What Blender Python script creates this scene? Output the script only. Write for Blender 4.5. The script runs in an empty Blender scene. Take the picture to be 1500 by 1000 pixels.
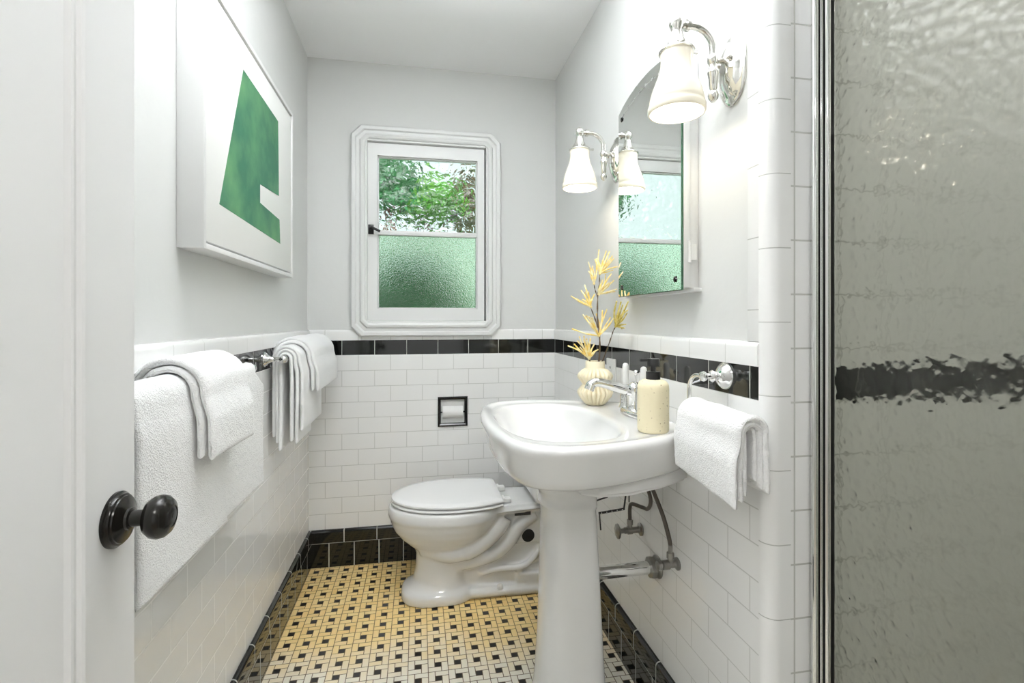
import bpy, bmesh, math, random
from mathutils import Vector, Matrix, noise
PI = math.pi
C = bpy.context.scene.collection
rnd = random.Random(7)

# ------------------------------------------------------------------ room measures (metres)
XL, XR, YB = -0.513, 0.7028, 2.52          # tiled faces of left, right and back wall
ZC = 2.448                                 # ceiling
CAP, BT, BB, BASE = 1.1396, 1.088, 1.0168, 0.176
YF = 0.9275                                # where the right wall ends at the shower
YE = -0.06                                 # inner face of the entry wall
ROWH = (BB - BASE) / 11

# ------------------------------------------------------------------ materials
def nt(name):
    m = bpy.data.materials.new(name); m.use_nodes = True
    n = m.node_tree.nodes; l = m.node_tree.links
    return m, n, l, n['Principled BSDF']

def pbr(name, col, rough=0.5, metal=0.0, bump=None, coat=0.0, var=None, spec=None, trans=0.0, ior=1.5, sheen=0.0):
    m, n, l, p = nt(name)
    p.inputs['Base Color'].default_value = (*col, 1)
    p.inputs['Roughness'].default_value = rough
    p.inputs['Metallic'].default_value = metal
    p.inputs['Coat Weight'].default_value = coat
    p.inputs['Coat Roughness'].default_value = 0.03
    p.inputs['Transmission Weight'].default_value = trans
    p.inputs['IOR'].default_value = ior
    p.inputs['Sheen Weight'].default_value = sheen
    if spec is not None: p.inputs['Specular IOR Level'].default_value = spec
    tc = n.new('ShaderNodeTexCoord')
    if bump:
        scale, strength, dist = bump
        t = n.new('ShaderNodeTexNoise'); t.inputs['Scale'].default_value = scale; t.inputs['Detail'].default_value = 4
        l.new(tc.outputs['Object'], t.inputs['Vector'])
        b = n.new('ShaderNodeBump'); b.inputs['Strength'].default_value = strength; b.inputs['Distance'].default_value = dist
        l.new(t.outputs['Fac'], b.inputs['Height']); l.new(b.outputs['Normal'], p.inputs['Normal'])
    if var:
        col2, scale, lo, hi = var
        t = n.new('ShaderNodeTexNoise'); t.inputs['Scale'].default_value = scale; t.inputs['Detail'].default_value = 5
        l.new(tc.outputs['Object'], t.inputs['Vector'])
        r = n.new('ShaderNodeValToRGB')
        r.color_ramp.elements[0].position = lo; r.color_ramp.elements[0].color = (*col, 1)
        r.color_ramp.elements[1].position = hi; r.color_ramp.elements[1].color = (*col2, 1)
        l.new(t.outputs['Fac'], r.inputs['Fac']); l.new(r.outputs['Color'], p.inputs['Base Color'])
    return m

def tile_mat(name, axis, col, grout, bw, bh, du, dz, offset=0.5, rough=0.06, mortar=0.0014, col2=None, wob=0.12):
    """glazed wall tile; axis is the world axis running along the wall ('x' or 'y')"""
    m, n, l, p = nt(name)
    tc = n.new('ShaderNodeTexCoord'); sp = n.new('ShaderNodeSeparateXYZ'); cb = n.new('ShaderNodeCombineXYZ')
    l.new(tc.outputs['Object'], sp.inputs[0])
    a = n.new('ShaderNodeMath'); a.operation = 'ADD'; a.inputs[1].default_value = du + 40 * bw
    b = n.new('ShaderNodeMath'); b.operation = 'ADD'; b.inputs[1].default_value = dz
    l.new(sp.outputs['X' if axis == 'x' else 'Y'], a.inputs[0]); l.new(sp.outputs['Z'], b.inputs[0])
    l.new(a.outputs[0], cb.inputs['X']); l.new(b.outputs[0], cb.inputs['Y'])
    br = n.new('ShaderNodeTexBrick'); br.offset = offset; br.offset_frequency = 2; br.squash = 1
    br.inputs['Scale'].default_value = 1; br.inputs['Brick Width'].default_value = bw; br.inputs['Row Height'].default_value = bh
    br.inputs['Mortar Size'].default_value = mortar; br.inputs['Mortar Smooth'].default_value = 0.15
    br.inputs['Color1'].default_value = (*col, 1); br.inputs['Color2'].default_value = (*(col2 or col), 1)
    br.inputs['Mortar'].default_value = (*grout, 1)
    l.new(cb.outputs[0], br.inputs['Vector']); l.new(br.outputs['Color'], p.inputs['Base Color'])
    mr = n.new('ShaderNodeMapRange'); mr.inputs['To Min'].default_value = rough; mr.inputs['To Max'].default_value = 0.7
    l.new(br.outputs['Fac'], mr.inputs['Value']); l.new(mr.outputs[0], p.inputs['Roughness'])
    b1 = n.new('ShaderNodeBump'); b1.invert = True; b1.inputs['Strength'].default_value = 0.5; b1.inputs['Distance'].default_value = 0.0015
    l.new(br.outputs['Fac'], b1.inputs['Height'])
    no = n.new('ShaderNodeTexNoise'); no.inputs['Scale'].default_value = 9; no.inputs['Detail'].default_value = 1
    l.new(tc.outputs['Object'], no.inputs['Vector'])
    b2 = n.new('ShaderNodeBump'); b2.inputs['Strength'].default_value = wob; b2.inputs['Distance'].default_value = 0.002
    l.new(no.outputs['Fac'], b2.inputs['Height']); l.new(b1.outputs['Normal'], b2.inputs['Normal'])
    l.new(b2.outputs['Normal'], p.inputs['Normal'])
    return m

WHT = (0.90, 0.90, 0.89)
GRT = (0.60, 0.60, 0.58)
BLK = (0.006, 0.007, 0.006)
M = {}
M['paint'] = pbr('white_wall_paint', (0.69, 0.695, 0.68), 0.55, bump=(14, 0.22, 0.006))
M['ceil'] = pbr('white_ceiling_paint', (0.95, 0.95, 0.95), 0.6, bump=(10, 0.12, 0.004))
M['gloss'] = pbr('white_gloss_paint', (0.74, 0.745, 0.735), 0.28, bump=(6, 0.05, 0.003))
M['door'] = pbr('white_door_paint', (0.84, 0.84, 0.84), 0.35, bump=(5, 0.05, 0.003))
M['tile_back'] = tile_mat('white_tile_back', 'x', WHT, GRT, 0.1535, ROWH, 0.055, -BASE)
M['tile_right'] = tile_mat('white_tile_right', 'y', WHT, GRT, 0.1553, ROWH, -0.959, -BASE)
M['tile_left'] = tile_mat('white_tile_left', 'y', WHT, (0.90, 0.90, 0.89), 0.1535, ROWH, -1.09, -BASE, mortar=0.0022)
M['band_back'] = tile_mat('black_band_back', 'x', BLK, (0.6, 0.6, 0.57), 0.1535, 0.5, 0.055, -0.8, offset=0)
M['band_right'] = tile_mat('black_band_right', 'y', BLK, (0.6, 0.6, 0.57), 0.1553, 0.5, -0.959, -0.8, offset=0)
M['band_left'] = tile_mat('black_band_left', 'y', BLK, (0.6, 0.6, 0.57), 0.1535, 0.5, -1.09, -0.8, offset=0)
M['cap_back'] = tile_mat('cap_back', 'x', WHT, GRT, 0.1535, 0.5, 0.055 + .077, -0.8, offset=0)
M['cap_right'] = tile_mat('cap_right', 'y', WHT, GRT, 0.1553, 0.5, -0.959 + .077, -0.8, offset=0)
M['cap_left'] = tile_mat('cap_left', 'y', WHT, GRT, 0.1535, 0.5, -1.09 + .077, -0.8, offset=0)
M['base_x'] = tile_mat('black_base_tile_x', 'x', BLK, (0.45, 0.45, 0.42), 0.1165, 0.3165, 0.42, 0.2, offset=0, mortar=0.0026)
M['base_y'] = tile_mat('black_base_tile_y', 'y', BLK, (0.45, 0.45, 0.42), 0.1165, 0.3165, 0.0, 0.2, offset=0, mortar=0.0026)
M['bcap_x'] = tile_mat('black_base_cap_x', 'x', BLK, (0.45, 0.45, 0.42), 0.1535, 0.3165, 0.35, 0.2, offset=0, mortar=0.0026)
M['bcap_y'] = tile_mat('black_base_cap_y', 'y', BLK, (0.45, 0.45, 0.42), 0.1535, 0.3165, 0.02, 0.2, offset=0, mortar=0.0026)
M['col'] = tile_mat('white_column_tile', 'y', WHT, (0.5, 0.5, 0.48), 0.5, 0.1524, 0.3, 0.012, offset=0, mortar=0.0011)
M['corner'] = tile_mat('white_corner_tile', 'y', WHT, (0.5, 0.5, 0.48), 0.5, 0.1524, 0.3, 0.038, offset=0, mortar=0.0011)
M['shower'] = tile_mat('shower_tile', 'x', WHT, (0.55, 0.55, 0.52), 0.1095, 0.1115, -0.763, -0.012, offset=0, mortar=0.002)
M['shower_y'] = tile_mat('shower_tile_side', 'y', WHT, (0.33, 0.33, 0.30), 0.1095, 0.1115, 0, -0.012, offset=0, mortar=0.002)
M['band_shower'] = tile_mat('black_band_shower', 'x', BLK, (0.3, 0.3, 0.28), 0.1535, 0.5, 0.0, -0.8, offset=0)
M['china'] = pbr('white_vitreous_china', (0.76, 0.76, 0.75), 0.07, coat=0.4)
M['seat'] = pbr('white_seat_plastic', (0.90, 0.90, 0.90), 0.22)
M['chrome'] = pbr('polished_chrome', (0.80, 0.80, 0.79), 0.06, 1.0)
M['nickel'] = pbr('polished_nickel', (0.78, 0.77, 0.73), 0.07, 1.0)
M['dullmetal'] = pbr('dull_plated_brass', (0.30, 0.29, 0.27), 0.32, 1.0, bump=(60, .2, .001))
M['steel'] = pbr('dark_steel_rod', (0.05, 0.05, 0.05), 0.4, 0.7)
M['hose'] = pbr('grey_brown_braided_hose', (0.10, 0.085, 0.07), 0.5, 0.3, bump=(500, .6, .001))
M['bronze'] = pbr('dark_oiled_bronze', (0.012, 0.011, 0.009), 0.2, 0.35)
M['blackmetal'] = pbr('black_metal', (0.01, 0.01, 0.01), 0.35, 0.3)
M['blackceramic'] = pbr('black_glazed_ceramic', (0.008, 0.008, 0.008), 0.08)
M['blackplastic'] = pbr('black_plastic', (0.012, 0.012, 0.012), 0.33)
M['rubber'] = pbr('black_rubber', (0.004, 0.004, 0.004), 0.6)
M['white'] = pbr('white_plastic', (0.82, 0.82, 0.80), 0.3)
M['paper'] = pbr('white_tissue', (0.85, 0.85, 0.84), 0.9, bump=(180, .3, .001))
M['mirror'] = pbr('silvered_mirror', (0.90, 0.92, 0.90), 0.005, 1.0)
M['glassedge'] = pbr('green_glass_edge', (0.03, 0.09, 0.05), 0.15)
M['etch'] = pbr('etched_mirror_lines', (0.28, 0.28, 0.27), 0.6)
M['canvas'] = pbr('off_white_canvas', (0.80, 0.80, 0.775), 0.75, bump=(220, .15, .001))
M['green'] = pbr('green_paint', (0.014, 0.115, 0.060), 0.6, bump=(40, .3, .001), var=((0.10, 0.26, 0.11), 7, .42, .72))
M['frame'] = pbr('white_wood_frame', (0.78, 0.78, 0.77), 0.5, bump=(30, .15, .002))
M['gap'] = pbr('dark_frame_backing', (0.03, 0.03, 0.028), 0.8)
M['vase'] = pbr('cream_pleated_ceramic', (0.82, 0.74, 0.54), 0.55, bump=(60, .1, .002))
M['stem'] = pbr('brown_twig', (0.075, 0.045, 0.018), 0.7, bump=(90, .5, .002))
M['petal'] = pbr('yellow_petal', (0.86, 0.62, 0.14), 0.6, var=((0.92, 0.85, 0.56), 60, .4, .65))
M['dkpetal'] = pbr('mustard_petal', (0.56, 0.44, 0.06), 0.6, var=((0.80, 0.70, 0.28), 70, .4, .65))
M['caulk'] = pbr('grey_caulk', (0.42, 0.42, 0.40), 0.6, bump=(70, .8, .004))
M['label'] = pbr('dark_printed_sticker', (0.05, 0.05, 0.05), 0.5)
M['leaf'] = pbr('green_leaves', (0.05, 0.24, 0.01), 0.9, var=((0.16, 0.42, 0.04), 3, .4, .6))
M['leafdk'] = pbr('dark_green_leaves', (0.010, 0.16, 0.03), 0.9, var=((0.03, 0.28, 0.07), 3, .4, .6))
M['bronzeleaf'] = pbr('bronze_green_leaves', (0.05, 0.10, 0.02), 0.9, var=((0.22, 0.12, 0.05), 3, .4, .6))
M['bark'] = pbr('brown_bark', (0.12, 0.06, 0.035), 0.8, bump=(30, .5, .01))
M['pale'] = pbr('pale_stucco', (0.40, 0.47, 0.41), 0.8, bump=(30, .2, .005))
M['hallfloor'] = pbr('hall_wood_floor', (0.45, 0.36, 0.26), 0.35, bump=(20, .1, .002))

def towel_mat():
    m, n, l, p = nt('white_terry_cloth')
    p.inputs['Base Color'].default_value = (0.94, 0.94, 0.94, 1); p.inputs['Roughness'].default_value = 0.95
    p.inputs['Sheen Weight'].default_value = 0.25; p.inputs['Specular IOR Level'].default_value = 0.1
    tc = n.new('ShaderNodeTexCoord')
    a = n.new('ShaderNodeTexNoise'); a.inputs['Scale'].default_value = 330; a.inputs['Detail'].default_value = 2
    b = n.new('ShaderNodeTexNoise'); b.inputs['Scale'].default_value = 70; b.inputs['Detail'].default_value = 3
    l.new(tc.outputs['Object'], a.inputs['Vector']); l.new(tc.outputs['Object'], b.inputs['Vector'])
    ad = n.new('ShaderNodeMath'); ad.operation = 'ADD'; l.new(a.outputs['Fac'], ad.inputs[0]); l.new(b.outputs['Fac'], ad.inputs[1])
    bu = n.new('ShaderNodeBump'); bu.inputs['Strength'].default_value = 0.75; bu.inputs['Distance'].default_value = 0.0035
    l.new(ad.outputs[0], bu.inputs['Height']); l.new(bu.outputs['Normal'], p.inputs['Normal'])
    return m
M['towel'] = towel_mat()

def soap_mat():
    m, n, l, p = nt('speckled_cream_stone')
    p.inputs['Roughness'].default_value = 0.6
    tc = n.new('ShaderNodeTexCoord')
    t = n.new('ShaderNodeTexNoise'); t.inputs['Scale'].default_value = 170; t.inputs['Detail'].default_value = 1
    r = n.new('ShaderNodeValToRGB'); r.color_ramp.elements[0].position = .70; r.color_ramp.elements[0].color = (0.80, 0.72, 0.50, 1)
    r.color_ramp.elements[1].position = .76; r.color_ramp.elements[1].color = (0.22, 0.15, 0.06, 1)
    l.new(tc.outputs['Object'], t.inputs['Vector']); l.new(t.outputs['Fac'], r.inputs['Fac']); l.new(r.outputs['Color'], p.inputs['Base Color'])
    return m
M['soap'] = soap_mat()

def glass_mat(name, tint, rough, layers, ior=1.45, voro=None):
    m, n, l, p = nt(name)
    p.inputs['Base Color'].default_value = (*tint, 1); p.inputs['Roughness'].default_value = rough
    p.inputs['Transmission Weight'].default_value = 1; p.inputs['IOR'].default_value = ior
    tc = n.new('ShaderNodeTexCoord'); prev = None
    for scale, strength, dist in layers:
        t = n.new('ShaderNodeTexNoise'); t.inputs['Scale'].default_value = scale; t.inputs['Detail'].default_value = 1.5
        t.inputs['Distortion'].default_value = 0.4
        l.new(tc.outputs['Object'], t.inputs['Vector'])
        b = n.new('ShaderNodeBump'); b.inputs['Strength'].default_value = strength; b.inputs['Distance'].default_value = dist
        l.new(t.outputs['Fac'], b.inputs['Height'])
        if prev: l.new(prev.outputs['Normal'], b.inputs['Normal'])
        prev = b
    if voro:
        scale, strength, dist = voro
        v = n.new('ShaderNodeTexVoronoi'); v.feature = 'SMOOTH_F1'; v.inputs['Scale'].default_value = scale; v.inputs['Smoothness'].default_value = .6
        l.new(tc.outputs['Object'], v.inputs['Vector'])
        b = n.new('ShaderNodeBump'); b.inputs['Strength'].default_value = strength; b.inputs['Distance'].default_value = dist
        l.new(v.outputs['Distance'], b.inputs['Height'])
        if prev: l.new(prev.outputs['Normal'], b.inputs['Normal'])
        prev = b
    l.new(prev.outputs['Normal'], p.inputs['Normal'])
    return m
M['hammered'] = glass_mat('hammered_window_glass', (0.94, 1.0, 0.97), 0.03, [(9, .5, .02), (25, .9, 0.012)])
M['frosted'] = glass_mat('frosted_window_glass', (0.75, 0.96, 0.81), 0.20, [(150, 1.0, 0.0046)])
M['showerglass'] = glass_mat('rippled_shower_glass', (0.87, 0.875, 0.81), 0.15, [(26, 0.4, 0.006)], ior=1.3, voro=(60, 0.58, 0.006))

def shade_mat():
    m = bpy.data.materials.new('lit_opal_glass'); m.use_nodes = True
    n = m.node_tree.nodes; l = m.node_tree.links; n.clear()
    out = n.new('ShaderNodeOutputMaterial'); d = n.new('ShaderNodeBsdfPrincipled')
    d.inputs['Base Color'].default_value = (0.9, 0.86, 0.74, 1); d.inputs['Roughness'].default_value = 0.12
    d.inputs['Emission Color'].default_value = (1.0, 0.86, 0.62, 1); d.inputs['Emission Strength'].default_value = 0.14
    l.new(d.outputs[0], out.inputs[0])
    return m
M['shade'] = shade_mat()
def emit(name, col, s):
    m, n, l, p = nt(name); p.inputs['Base Color'].default_value = (.9, .9, .9, 1)
    p.inputs['Emission Color'].default_value = (*col, 1); p.inputs['Emission Strength'].default_value = s
    return m
M['bulb'] = emit('glowing_bulb', (1, .93, .8), 4.0)
M['fillbowl'] = emit('glowing_fill_glass', (.97, .985, 1), 0.8)
M['hallfill'] = emit('glowing_hall_fill', (1, .98, .95), 14.0)

def floor_mat():
    m, n, l, p = nt('pinwheel_mosaic_floor')
    def val(x): v = n.new('ShaderNodeValue'); v.outputs[0].default_value = x; return v.outputs[0]
    def op(o, a, b=0.0, c=None):
        x = n.new('ShaderNodeMath'); x.operation = o
        for i, q in enumerate((a, b) if c is None else (a, b, c)):
            if isinstance(q, (int, float)): x.inputs[i].default_value = q
            else: l.new(q, x.inputs[i])
        return x.outputs[0]
    tc = n.new('ShaderNodeTexCoord'); sp = n.new('ShaderNodeSeparateXYZ'); l.new(tc.outputs['Object'], sp.inputs[0])
    S = 0.0672
    U = op('DIVIDE', op('ADD', sp.outputs['X'], 50 * S + 0.5035), S); V = op('DIVIDE', op('ADD', sp.outputs['Y'], 50 * S - 2.505), S)
    cu = op('FLOOR', U); cv = op('FLOOR', V)
    u = op('MULTIPLY', op('SUBTRACT', U, cu), 3); v = op('MULTIPLY', op('SUBTRACT', V, cv), 3)
    def lt(a, b): return op('LESS_THAN', a, b)
    def gt(a, b): return op('GREATER_THAN', a, b)
    def mul(*a):
        r = a[0]
        for q in a[1:]: r = op('MULTIPLY', r, q)
        return r
    dot = mul(gt(u, 1), lt(u, 2), gt(v, 1), lt(v, 2))
    nd = op('SUBTRACT', 1, dot)
    bot = mul(lt(u, 2), lt(v, 1)); right = mul(gt(u, 2), lt(v, 2)); top = mul(gt(u, 1), gt(v, 2)); left = mul(lt(u, 1), gt(v, 1))
    # distance to the edges of the tile a point lies in
    def edge(u0, u1, v0, v1):
        a = op('MINIMUM', op('SUBTRACT', u, u0), op('SUBTRACT', u1, u)); b = op('MINIMUM', op('SUBTRACT', v, v0), op('SUBTRACT', v1, v))
        return op('MINIMUM', a, b)
    d = mul(dot, edge(1, 2, 1, 2))
    for msk, e in ((bot, (0, 2, 0, 1)), (right, (2, 3, 0, 2)), (top, (1, 3, 2, 3)), (left, (0, 1, 1, 3))):
        d = op('ADD', d, mul(msk, nd, edge(*e)))
    grout = lt(d, 0.055)
    # one random number for each tile
    tid = op('ADD', op('ADD', mul(right, 1.7), mul(top, 3.1)), op('ADD', mul(left, 5.3), op('ADD', mul(cu, 12.9898), mul(cv, 78.233))))
    wn = n.new('ShaderNodeTexWhiteNoise'); wn.noise_dimensions = '1D'; l.new(tid, wn.inputs['W'])
    # yellow tile; whiter light by the entrance painted into the colour, with a patchy border
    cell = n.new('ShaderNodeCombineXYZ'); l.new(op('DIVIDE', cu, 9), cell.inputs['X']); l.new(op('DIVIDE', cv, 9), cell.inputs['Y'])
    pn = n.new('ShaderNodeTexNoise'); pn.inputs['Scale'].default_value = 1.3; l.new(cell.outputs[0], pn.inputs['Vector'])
    border_noise = op('ADD', op('MULTIPLY', op('SUBTRACT', pn.outputs['Fac'], .5), .35), op('MULTIPLY', op('SUBTRACT', wn.outputs['Value'], .5), .14))
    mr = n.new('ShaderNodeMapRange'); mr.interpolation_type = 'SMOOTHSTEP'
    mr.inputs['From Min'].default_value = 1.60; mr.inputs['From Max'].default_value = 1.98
    l.new(op('ADD', sp.outputs['Y'], border_noise), mr.inputs['Value'])
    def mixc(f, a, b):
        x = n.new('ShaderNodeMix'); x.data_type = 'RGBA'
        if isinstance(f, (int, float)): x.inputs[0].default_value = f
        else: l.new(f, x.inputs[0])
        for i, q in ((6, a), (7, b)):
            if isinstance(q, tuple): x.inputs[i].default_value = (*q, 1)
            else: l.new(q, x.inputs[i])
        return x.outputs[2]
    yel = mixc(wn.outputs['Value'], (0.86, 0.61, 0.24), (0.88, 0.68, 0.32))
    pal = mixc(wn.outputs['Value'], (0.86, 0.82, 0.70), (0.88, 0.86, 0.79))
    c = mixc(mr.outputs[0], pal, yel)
    c = mixc(dot, c, (0.010, 0.009, 0.009))
    c = mixc(grout, c, (0.16, 0.115, 0.06))
    l.new(c, p.inputs['Base Color'])
    ro = op('ADD', op('MULTIPLY', grout, .45), .28); l.new(ro, p.inputs['Roughness'])
    b = n.new('ShaderNodeBump'); b.inputs['Strength'].default_value = .35; b.inputs['Distance'].default_value = .001
    l.new(op('SUBTRACT', 1, grout), b.inputs['Height']); l.new(b.outputs['Normal'], p.inputs['Normal'])
    return m
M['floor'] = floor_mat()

# ------------------------------------------------------------------ mesh helpers
def box(bm, lo, hi, bev=0.0, seg=2, mi=0):
    r = bmesh.ops.create_cube(bm, size=1)
    vs = r['verts']
    for v in vs:
        v.co = Vector([lo[i] + (v.co[i] + .5) * (hi[i] - lo[i]) for i in range(3)])
    fs = {f for v in vs for f in v.link_faces}
    for f in fs: f.material_index = mi
    if bev:
        es = list({e for v in vs for e in v.link_edges})
        r = bmesh.ops.bevel(bm, geom=es, offset=bev, segments=seg, profile=.5, affect='EDGES')
        for f in r['faces']: f.material_index = mi
    return bm

def rings(bm, rs, cap0=True, cap1=True, closed=True, mi=0):
    """skin a list of point rings"""
    R = [[bm.verts.new(p) for p in r] for r in rs]
    n = len(R[0])
    for a, b in zip(R, R[1:]):
        for i in range(n if closed else n - 1):
            j = (i + 1) % n
            f = bm.faces.new((a[i], a[j], b[j], b[i])); f.material_index = mi
    if cap0: bm.faces.new(list(reversed(R[0]))).material_index = mi
    if cap1: bm.faces.new(R[-1]).material_index = mi
    return bm

def frame_of(d):
    d = d.normalized(); a = Vector((0, 0, 1)) if abs(d.z) < .9 else Vector((1, 0, 0))
    x = a.cross(d).normalized(); return x, d.cross(x)

def tube(bm, pts, rad, seg=12, mi=0, cap=True):
    pts = [Vector(p) for p in pts]; n = len(pts)
    if isinstance(rad, (int, float)): rad = [rad] * n
    rs = []; px = None
    for i, p in enumerate(pts):
        d = (pts[min(i + 1, n - 1)] - pts[max(i - 1, 0)]).normalized()
        if px is None: x, y = frame_of(d)
        else:
            x = (px - d * px.dot(d)).normalized(); y = d.cross(x)
        px = x
        rs.append([p + (x * math.cos(2 * PI * k / seg) + y * math.sin(2 * PI * k / seg)) * rad[i] for k in range(seg)])
    return rings(bm, rs, cap, cap, mi=mi)

def lathe(bm, prof, org, axis=(0, 0, 1), seg=32, sx=1.0, sy=1.0, mi=0, fn=None, cap=True):
    """prof: list of (radius, height along axis)"""
    o = Vector(org); d = Vector(axis).normalized(); x, y = frame_of(d)
    rs = []
    for r, h in prof:
        r = max(r, 1e-5)
        rs.append([o + d * h + (x * math.cos(2 * PI * k / seg) * sx + y * math.sin(2 * PI * k / seg) * sy) * (r * (fn(2 * PI * k / seg, h) if fn else 1)) for k in range(seg)])
    return rings(bm, rs, cap, cap, mi=mi)

def ball(bm, c, r, sc=(1, 1, 1), seg=16, mi=0):
    res = bmesh.ops.create_uvsphere(bm, u_segments=seg, v_segments=max(8, seg * 2 // 3), radius=r)
    for v in res['verts']:
        v.co = Vector((v.co.x * sc[0], v.co.y * sc[1], v.co.z * sc[2])) + Vector(c)
    for f in {f for v in res['verts'] for f in v.link_faces}: f.material_index = mi
    return bm

def prism(bm, poly, a, b, axis='x', mi=0):
    """polygon in the two other axes, extruded from a to b along axis"""
    def P(q, t):
        if axis == 'x': return (t, q[0], q[1])
        if axis == 'y': return (q[0], t, q[1])
        return (q[0], q[1], t)
    return rings(bm, [[P(q, a) for q in poly], [P(q, b) for q in poly]], mi=mi)

def spline(pts, n=8):
    pts = [Vector(p) for p in pts]; out = []
    P = [pts[0] * 2 - pts[1]] + pts + [pts[-1] * 2 - pts[-2]]
    for i in range(1, len(P) - 2):
        for k in range(n):
            t = k / n; a, b, c, d = P[i - 1:i + 3]
            out.append(.5 * ((2 * b) + (c - a) * t + (2 * a - 5 * b + 4 * c - d) * t * t + (3 * b - a - 3 * c + d) * t ** 3))
    out.append(pts[-1]); return out

def rootloc(p):
    while p.parent is not None: p = p.parent
    return p.location.copy()

def obj(name, bm, mats, parent=None, smooth=35, local=False):
    if not local and parent is not None:
        off = rootloc(parent)
        for v in bm.verts: v.co -= off
    bmesh.ops.recalc_face_normals(bm, faces=bm.faces[:])
    me = bpy.data.meshes.new(name); bm.to_mesh(me); bm.free()
    for m in (mats if isinstance(mats, (list, tuple)) else [mats]): me.materials.append(M[m])
    if smooth:
        me.polygons.foreach_set('use_smooth', [True] * len(me.polygons))
        if smooth < 180: me.set_sharp_from_angle(angle=math.radians(smooth))
    o = bpy.data.objects.new(name, me); C.objects.link(o)
    if parent is not None: o.parent = parent
    return o

def thing(name, label, cat, loc=(0, 0, 0), group=None):
    o = bpy.data.objects.new(name, None); C.objects.link(o); o.empty_display_size = .05
    o.location = loc; return tag(o, label, cat, group)
def tag(o, label, cat, group=None):
    o['label'] = label; o['category'] = cat
    if group: o['group'] = group
    return o
def struct(o, label=None):
    o['kind'] = 'structure'
    if label: o['label'] = label
    return o
def nb(): return bmesh.new()
def dup(root, loc, label):
    r = root.copy(); C.objects.link(r); r.location = loc; r['label'] = label
    for ch in root.children:
        c = ch.copy(); C.objects.link(c); c.parent = r
        for g in ch.children:
            d = g.copy(); C.objects.link(d); d.parent = c
    return r

# ------------------------------------------------------------------ the setting
PT = 0.008        # how far the tile stands proud of the plaster
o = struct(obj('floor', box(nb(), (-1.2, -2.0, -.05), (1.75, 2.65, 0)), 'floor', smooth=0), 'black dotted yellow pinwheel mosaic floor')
hf = obj('hall_boards', box(nb(), (-1.2, -2.0, 0), (1.75, YE - .11, .004)), 'hallfloor', o, smooth=0)
struct(obj('ceiling', box(nb(), (-1.2, -2.0, ZC), (1.75, 2.65, ZC + .06)), 'ceil', smooth=0), 'plain white ceiling')

def cap_poly(x0, sgn, z0, z1, t0, t1):
    """bullnose profile: back at x0, face at x0+sgn*t1"""
    r = min(t1 - t0, .012) if t1 > t0 else .008
    pts = [(x0, z0), (x0 + sgn * t1, z0)]
    for k in range(7):
        a = k * PI / 12
        pts.append((x0 + sgn * (t1 - r + r * math.cos(a)), z1 - r + r * math.sin(a)))
    pts.append((x0, z1)); return pts

# left wall
w = struct(obj('wall_left', box(nb(), (XL - .12, YE, 0), (XL - PT, YB + .12, ZC)), 'paint', smooth=0), 'white plaster left wall above white tile')
obj('wainscot_tile', box(nb(), (XL - PT, YE, 0), (XL, YB, BB)), 'tile_left', w, smooth=0)['label'] = 'white glazed running bond tile'
obj('border_band', box(nb(), (XL - PT, YE, BB), (XL, YB, BT)), 'band_left', w, smooth=0)['label'] = 'row of black glazed tiles'
obj('cap_tile', prism(nb(), cap_poly(XL - PT, 1, BT, CAP, 0, PT + .006), YE, YB, 'y'), 'cap_left', w)
# back wall with window opening
WX0, WX1, WZ0, WZ1 = -.245, .339, 1.174, 2.052
bm = nb()
for lo, hi in (((XL - .12, 0), (WX0, ZC)), ((WX1, 0), (XR + .1, ZC)), ((WX0, 0), (WX1, WZ0)), ((WX0, WZ1), (WX1, ZC))):
    box(bm, (lo[0], YB + PT, lo[1]), (hi[0], YB + .14, hi[1]))
w = struct(obj('wall_back', bm, 'paint', smooth=0), 'white plaster back wall with the window')
PX0, PX1, PZ0, PZ1 = .102, .242, .657, .797        # niche for the paper holder
bm = nb()
for lo, hi in (((XL, 0), (PX0, BB)), ((PX1, 0), (XR, BB)), ((PX0, 0), (PX1, PZ0)), ((PX0, PZ1), (PX1, BB))):
    box(bm, (lo[0], YB, lo[1]), (hi[0], YB + PT, hi[1]))
obj('wainscot_tile', bm, 'tile_back', w, smooth=0)['label'] = 'white glazed running bond tile'
obj('border_band', box(nb(), (XL, YB, BB), (XR, YB + PT, BT)), 'band_back', w, smooth=0)['label'] = 'row of black glazed tiles'
bm = nb()
for a, b in ((XL, -.27), (.37, XR)):
    rings(bm, [[(a, q[0], q[1]) for q in cap_poly(YB + PT, -1, BT, CAP, 0, PT + .006)], [(b, q[0], q[1]) for q in cap_poly(YB + PT, -1, BT, CAP, 0, PT + .006)]])
box(bm, (-.3, YB, BT), (.4, YB + PT, 1.12))
obj('cap_tile', bm, 'cap_back', w)
# right wall: a solid partition, its near end faces the shower
w = struct(obj('wall_right', box(nb(), (XR + PT, YF, 0), (1.75, YB + .12, ZC)), 'paint', smooth=0), 'white plaster right wall with sconces')
obj('wainscot_tile', box(nb(), (XR, YF, 0), (XR + PT, YB, BB)), 'tile_right', w, smooth=0)['label'] = 'white glazed running bond tile'
obj('border_band', box(nb(), (XR, YF, BB), (XR + PT, YB, BT)), 'band_right', w, smooth=0)['label'] = 'row of black glazed tiles'
obj('cap_tile', prism(nb(), cap_poly(XR + PT, -1, BT, CAP, 0, PT + .006), YF, YB, 'y'), 'cap_right', w)
obj('column_tile', box(nb(), (XR - .001, YF, CAP), (XR + PT, .967, ZC), .002), 'col', w)['label'] = 'narrow upright column of white tile'
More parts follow.
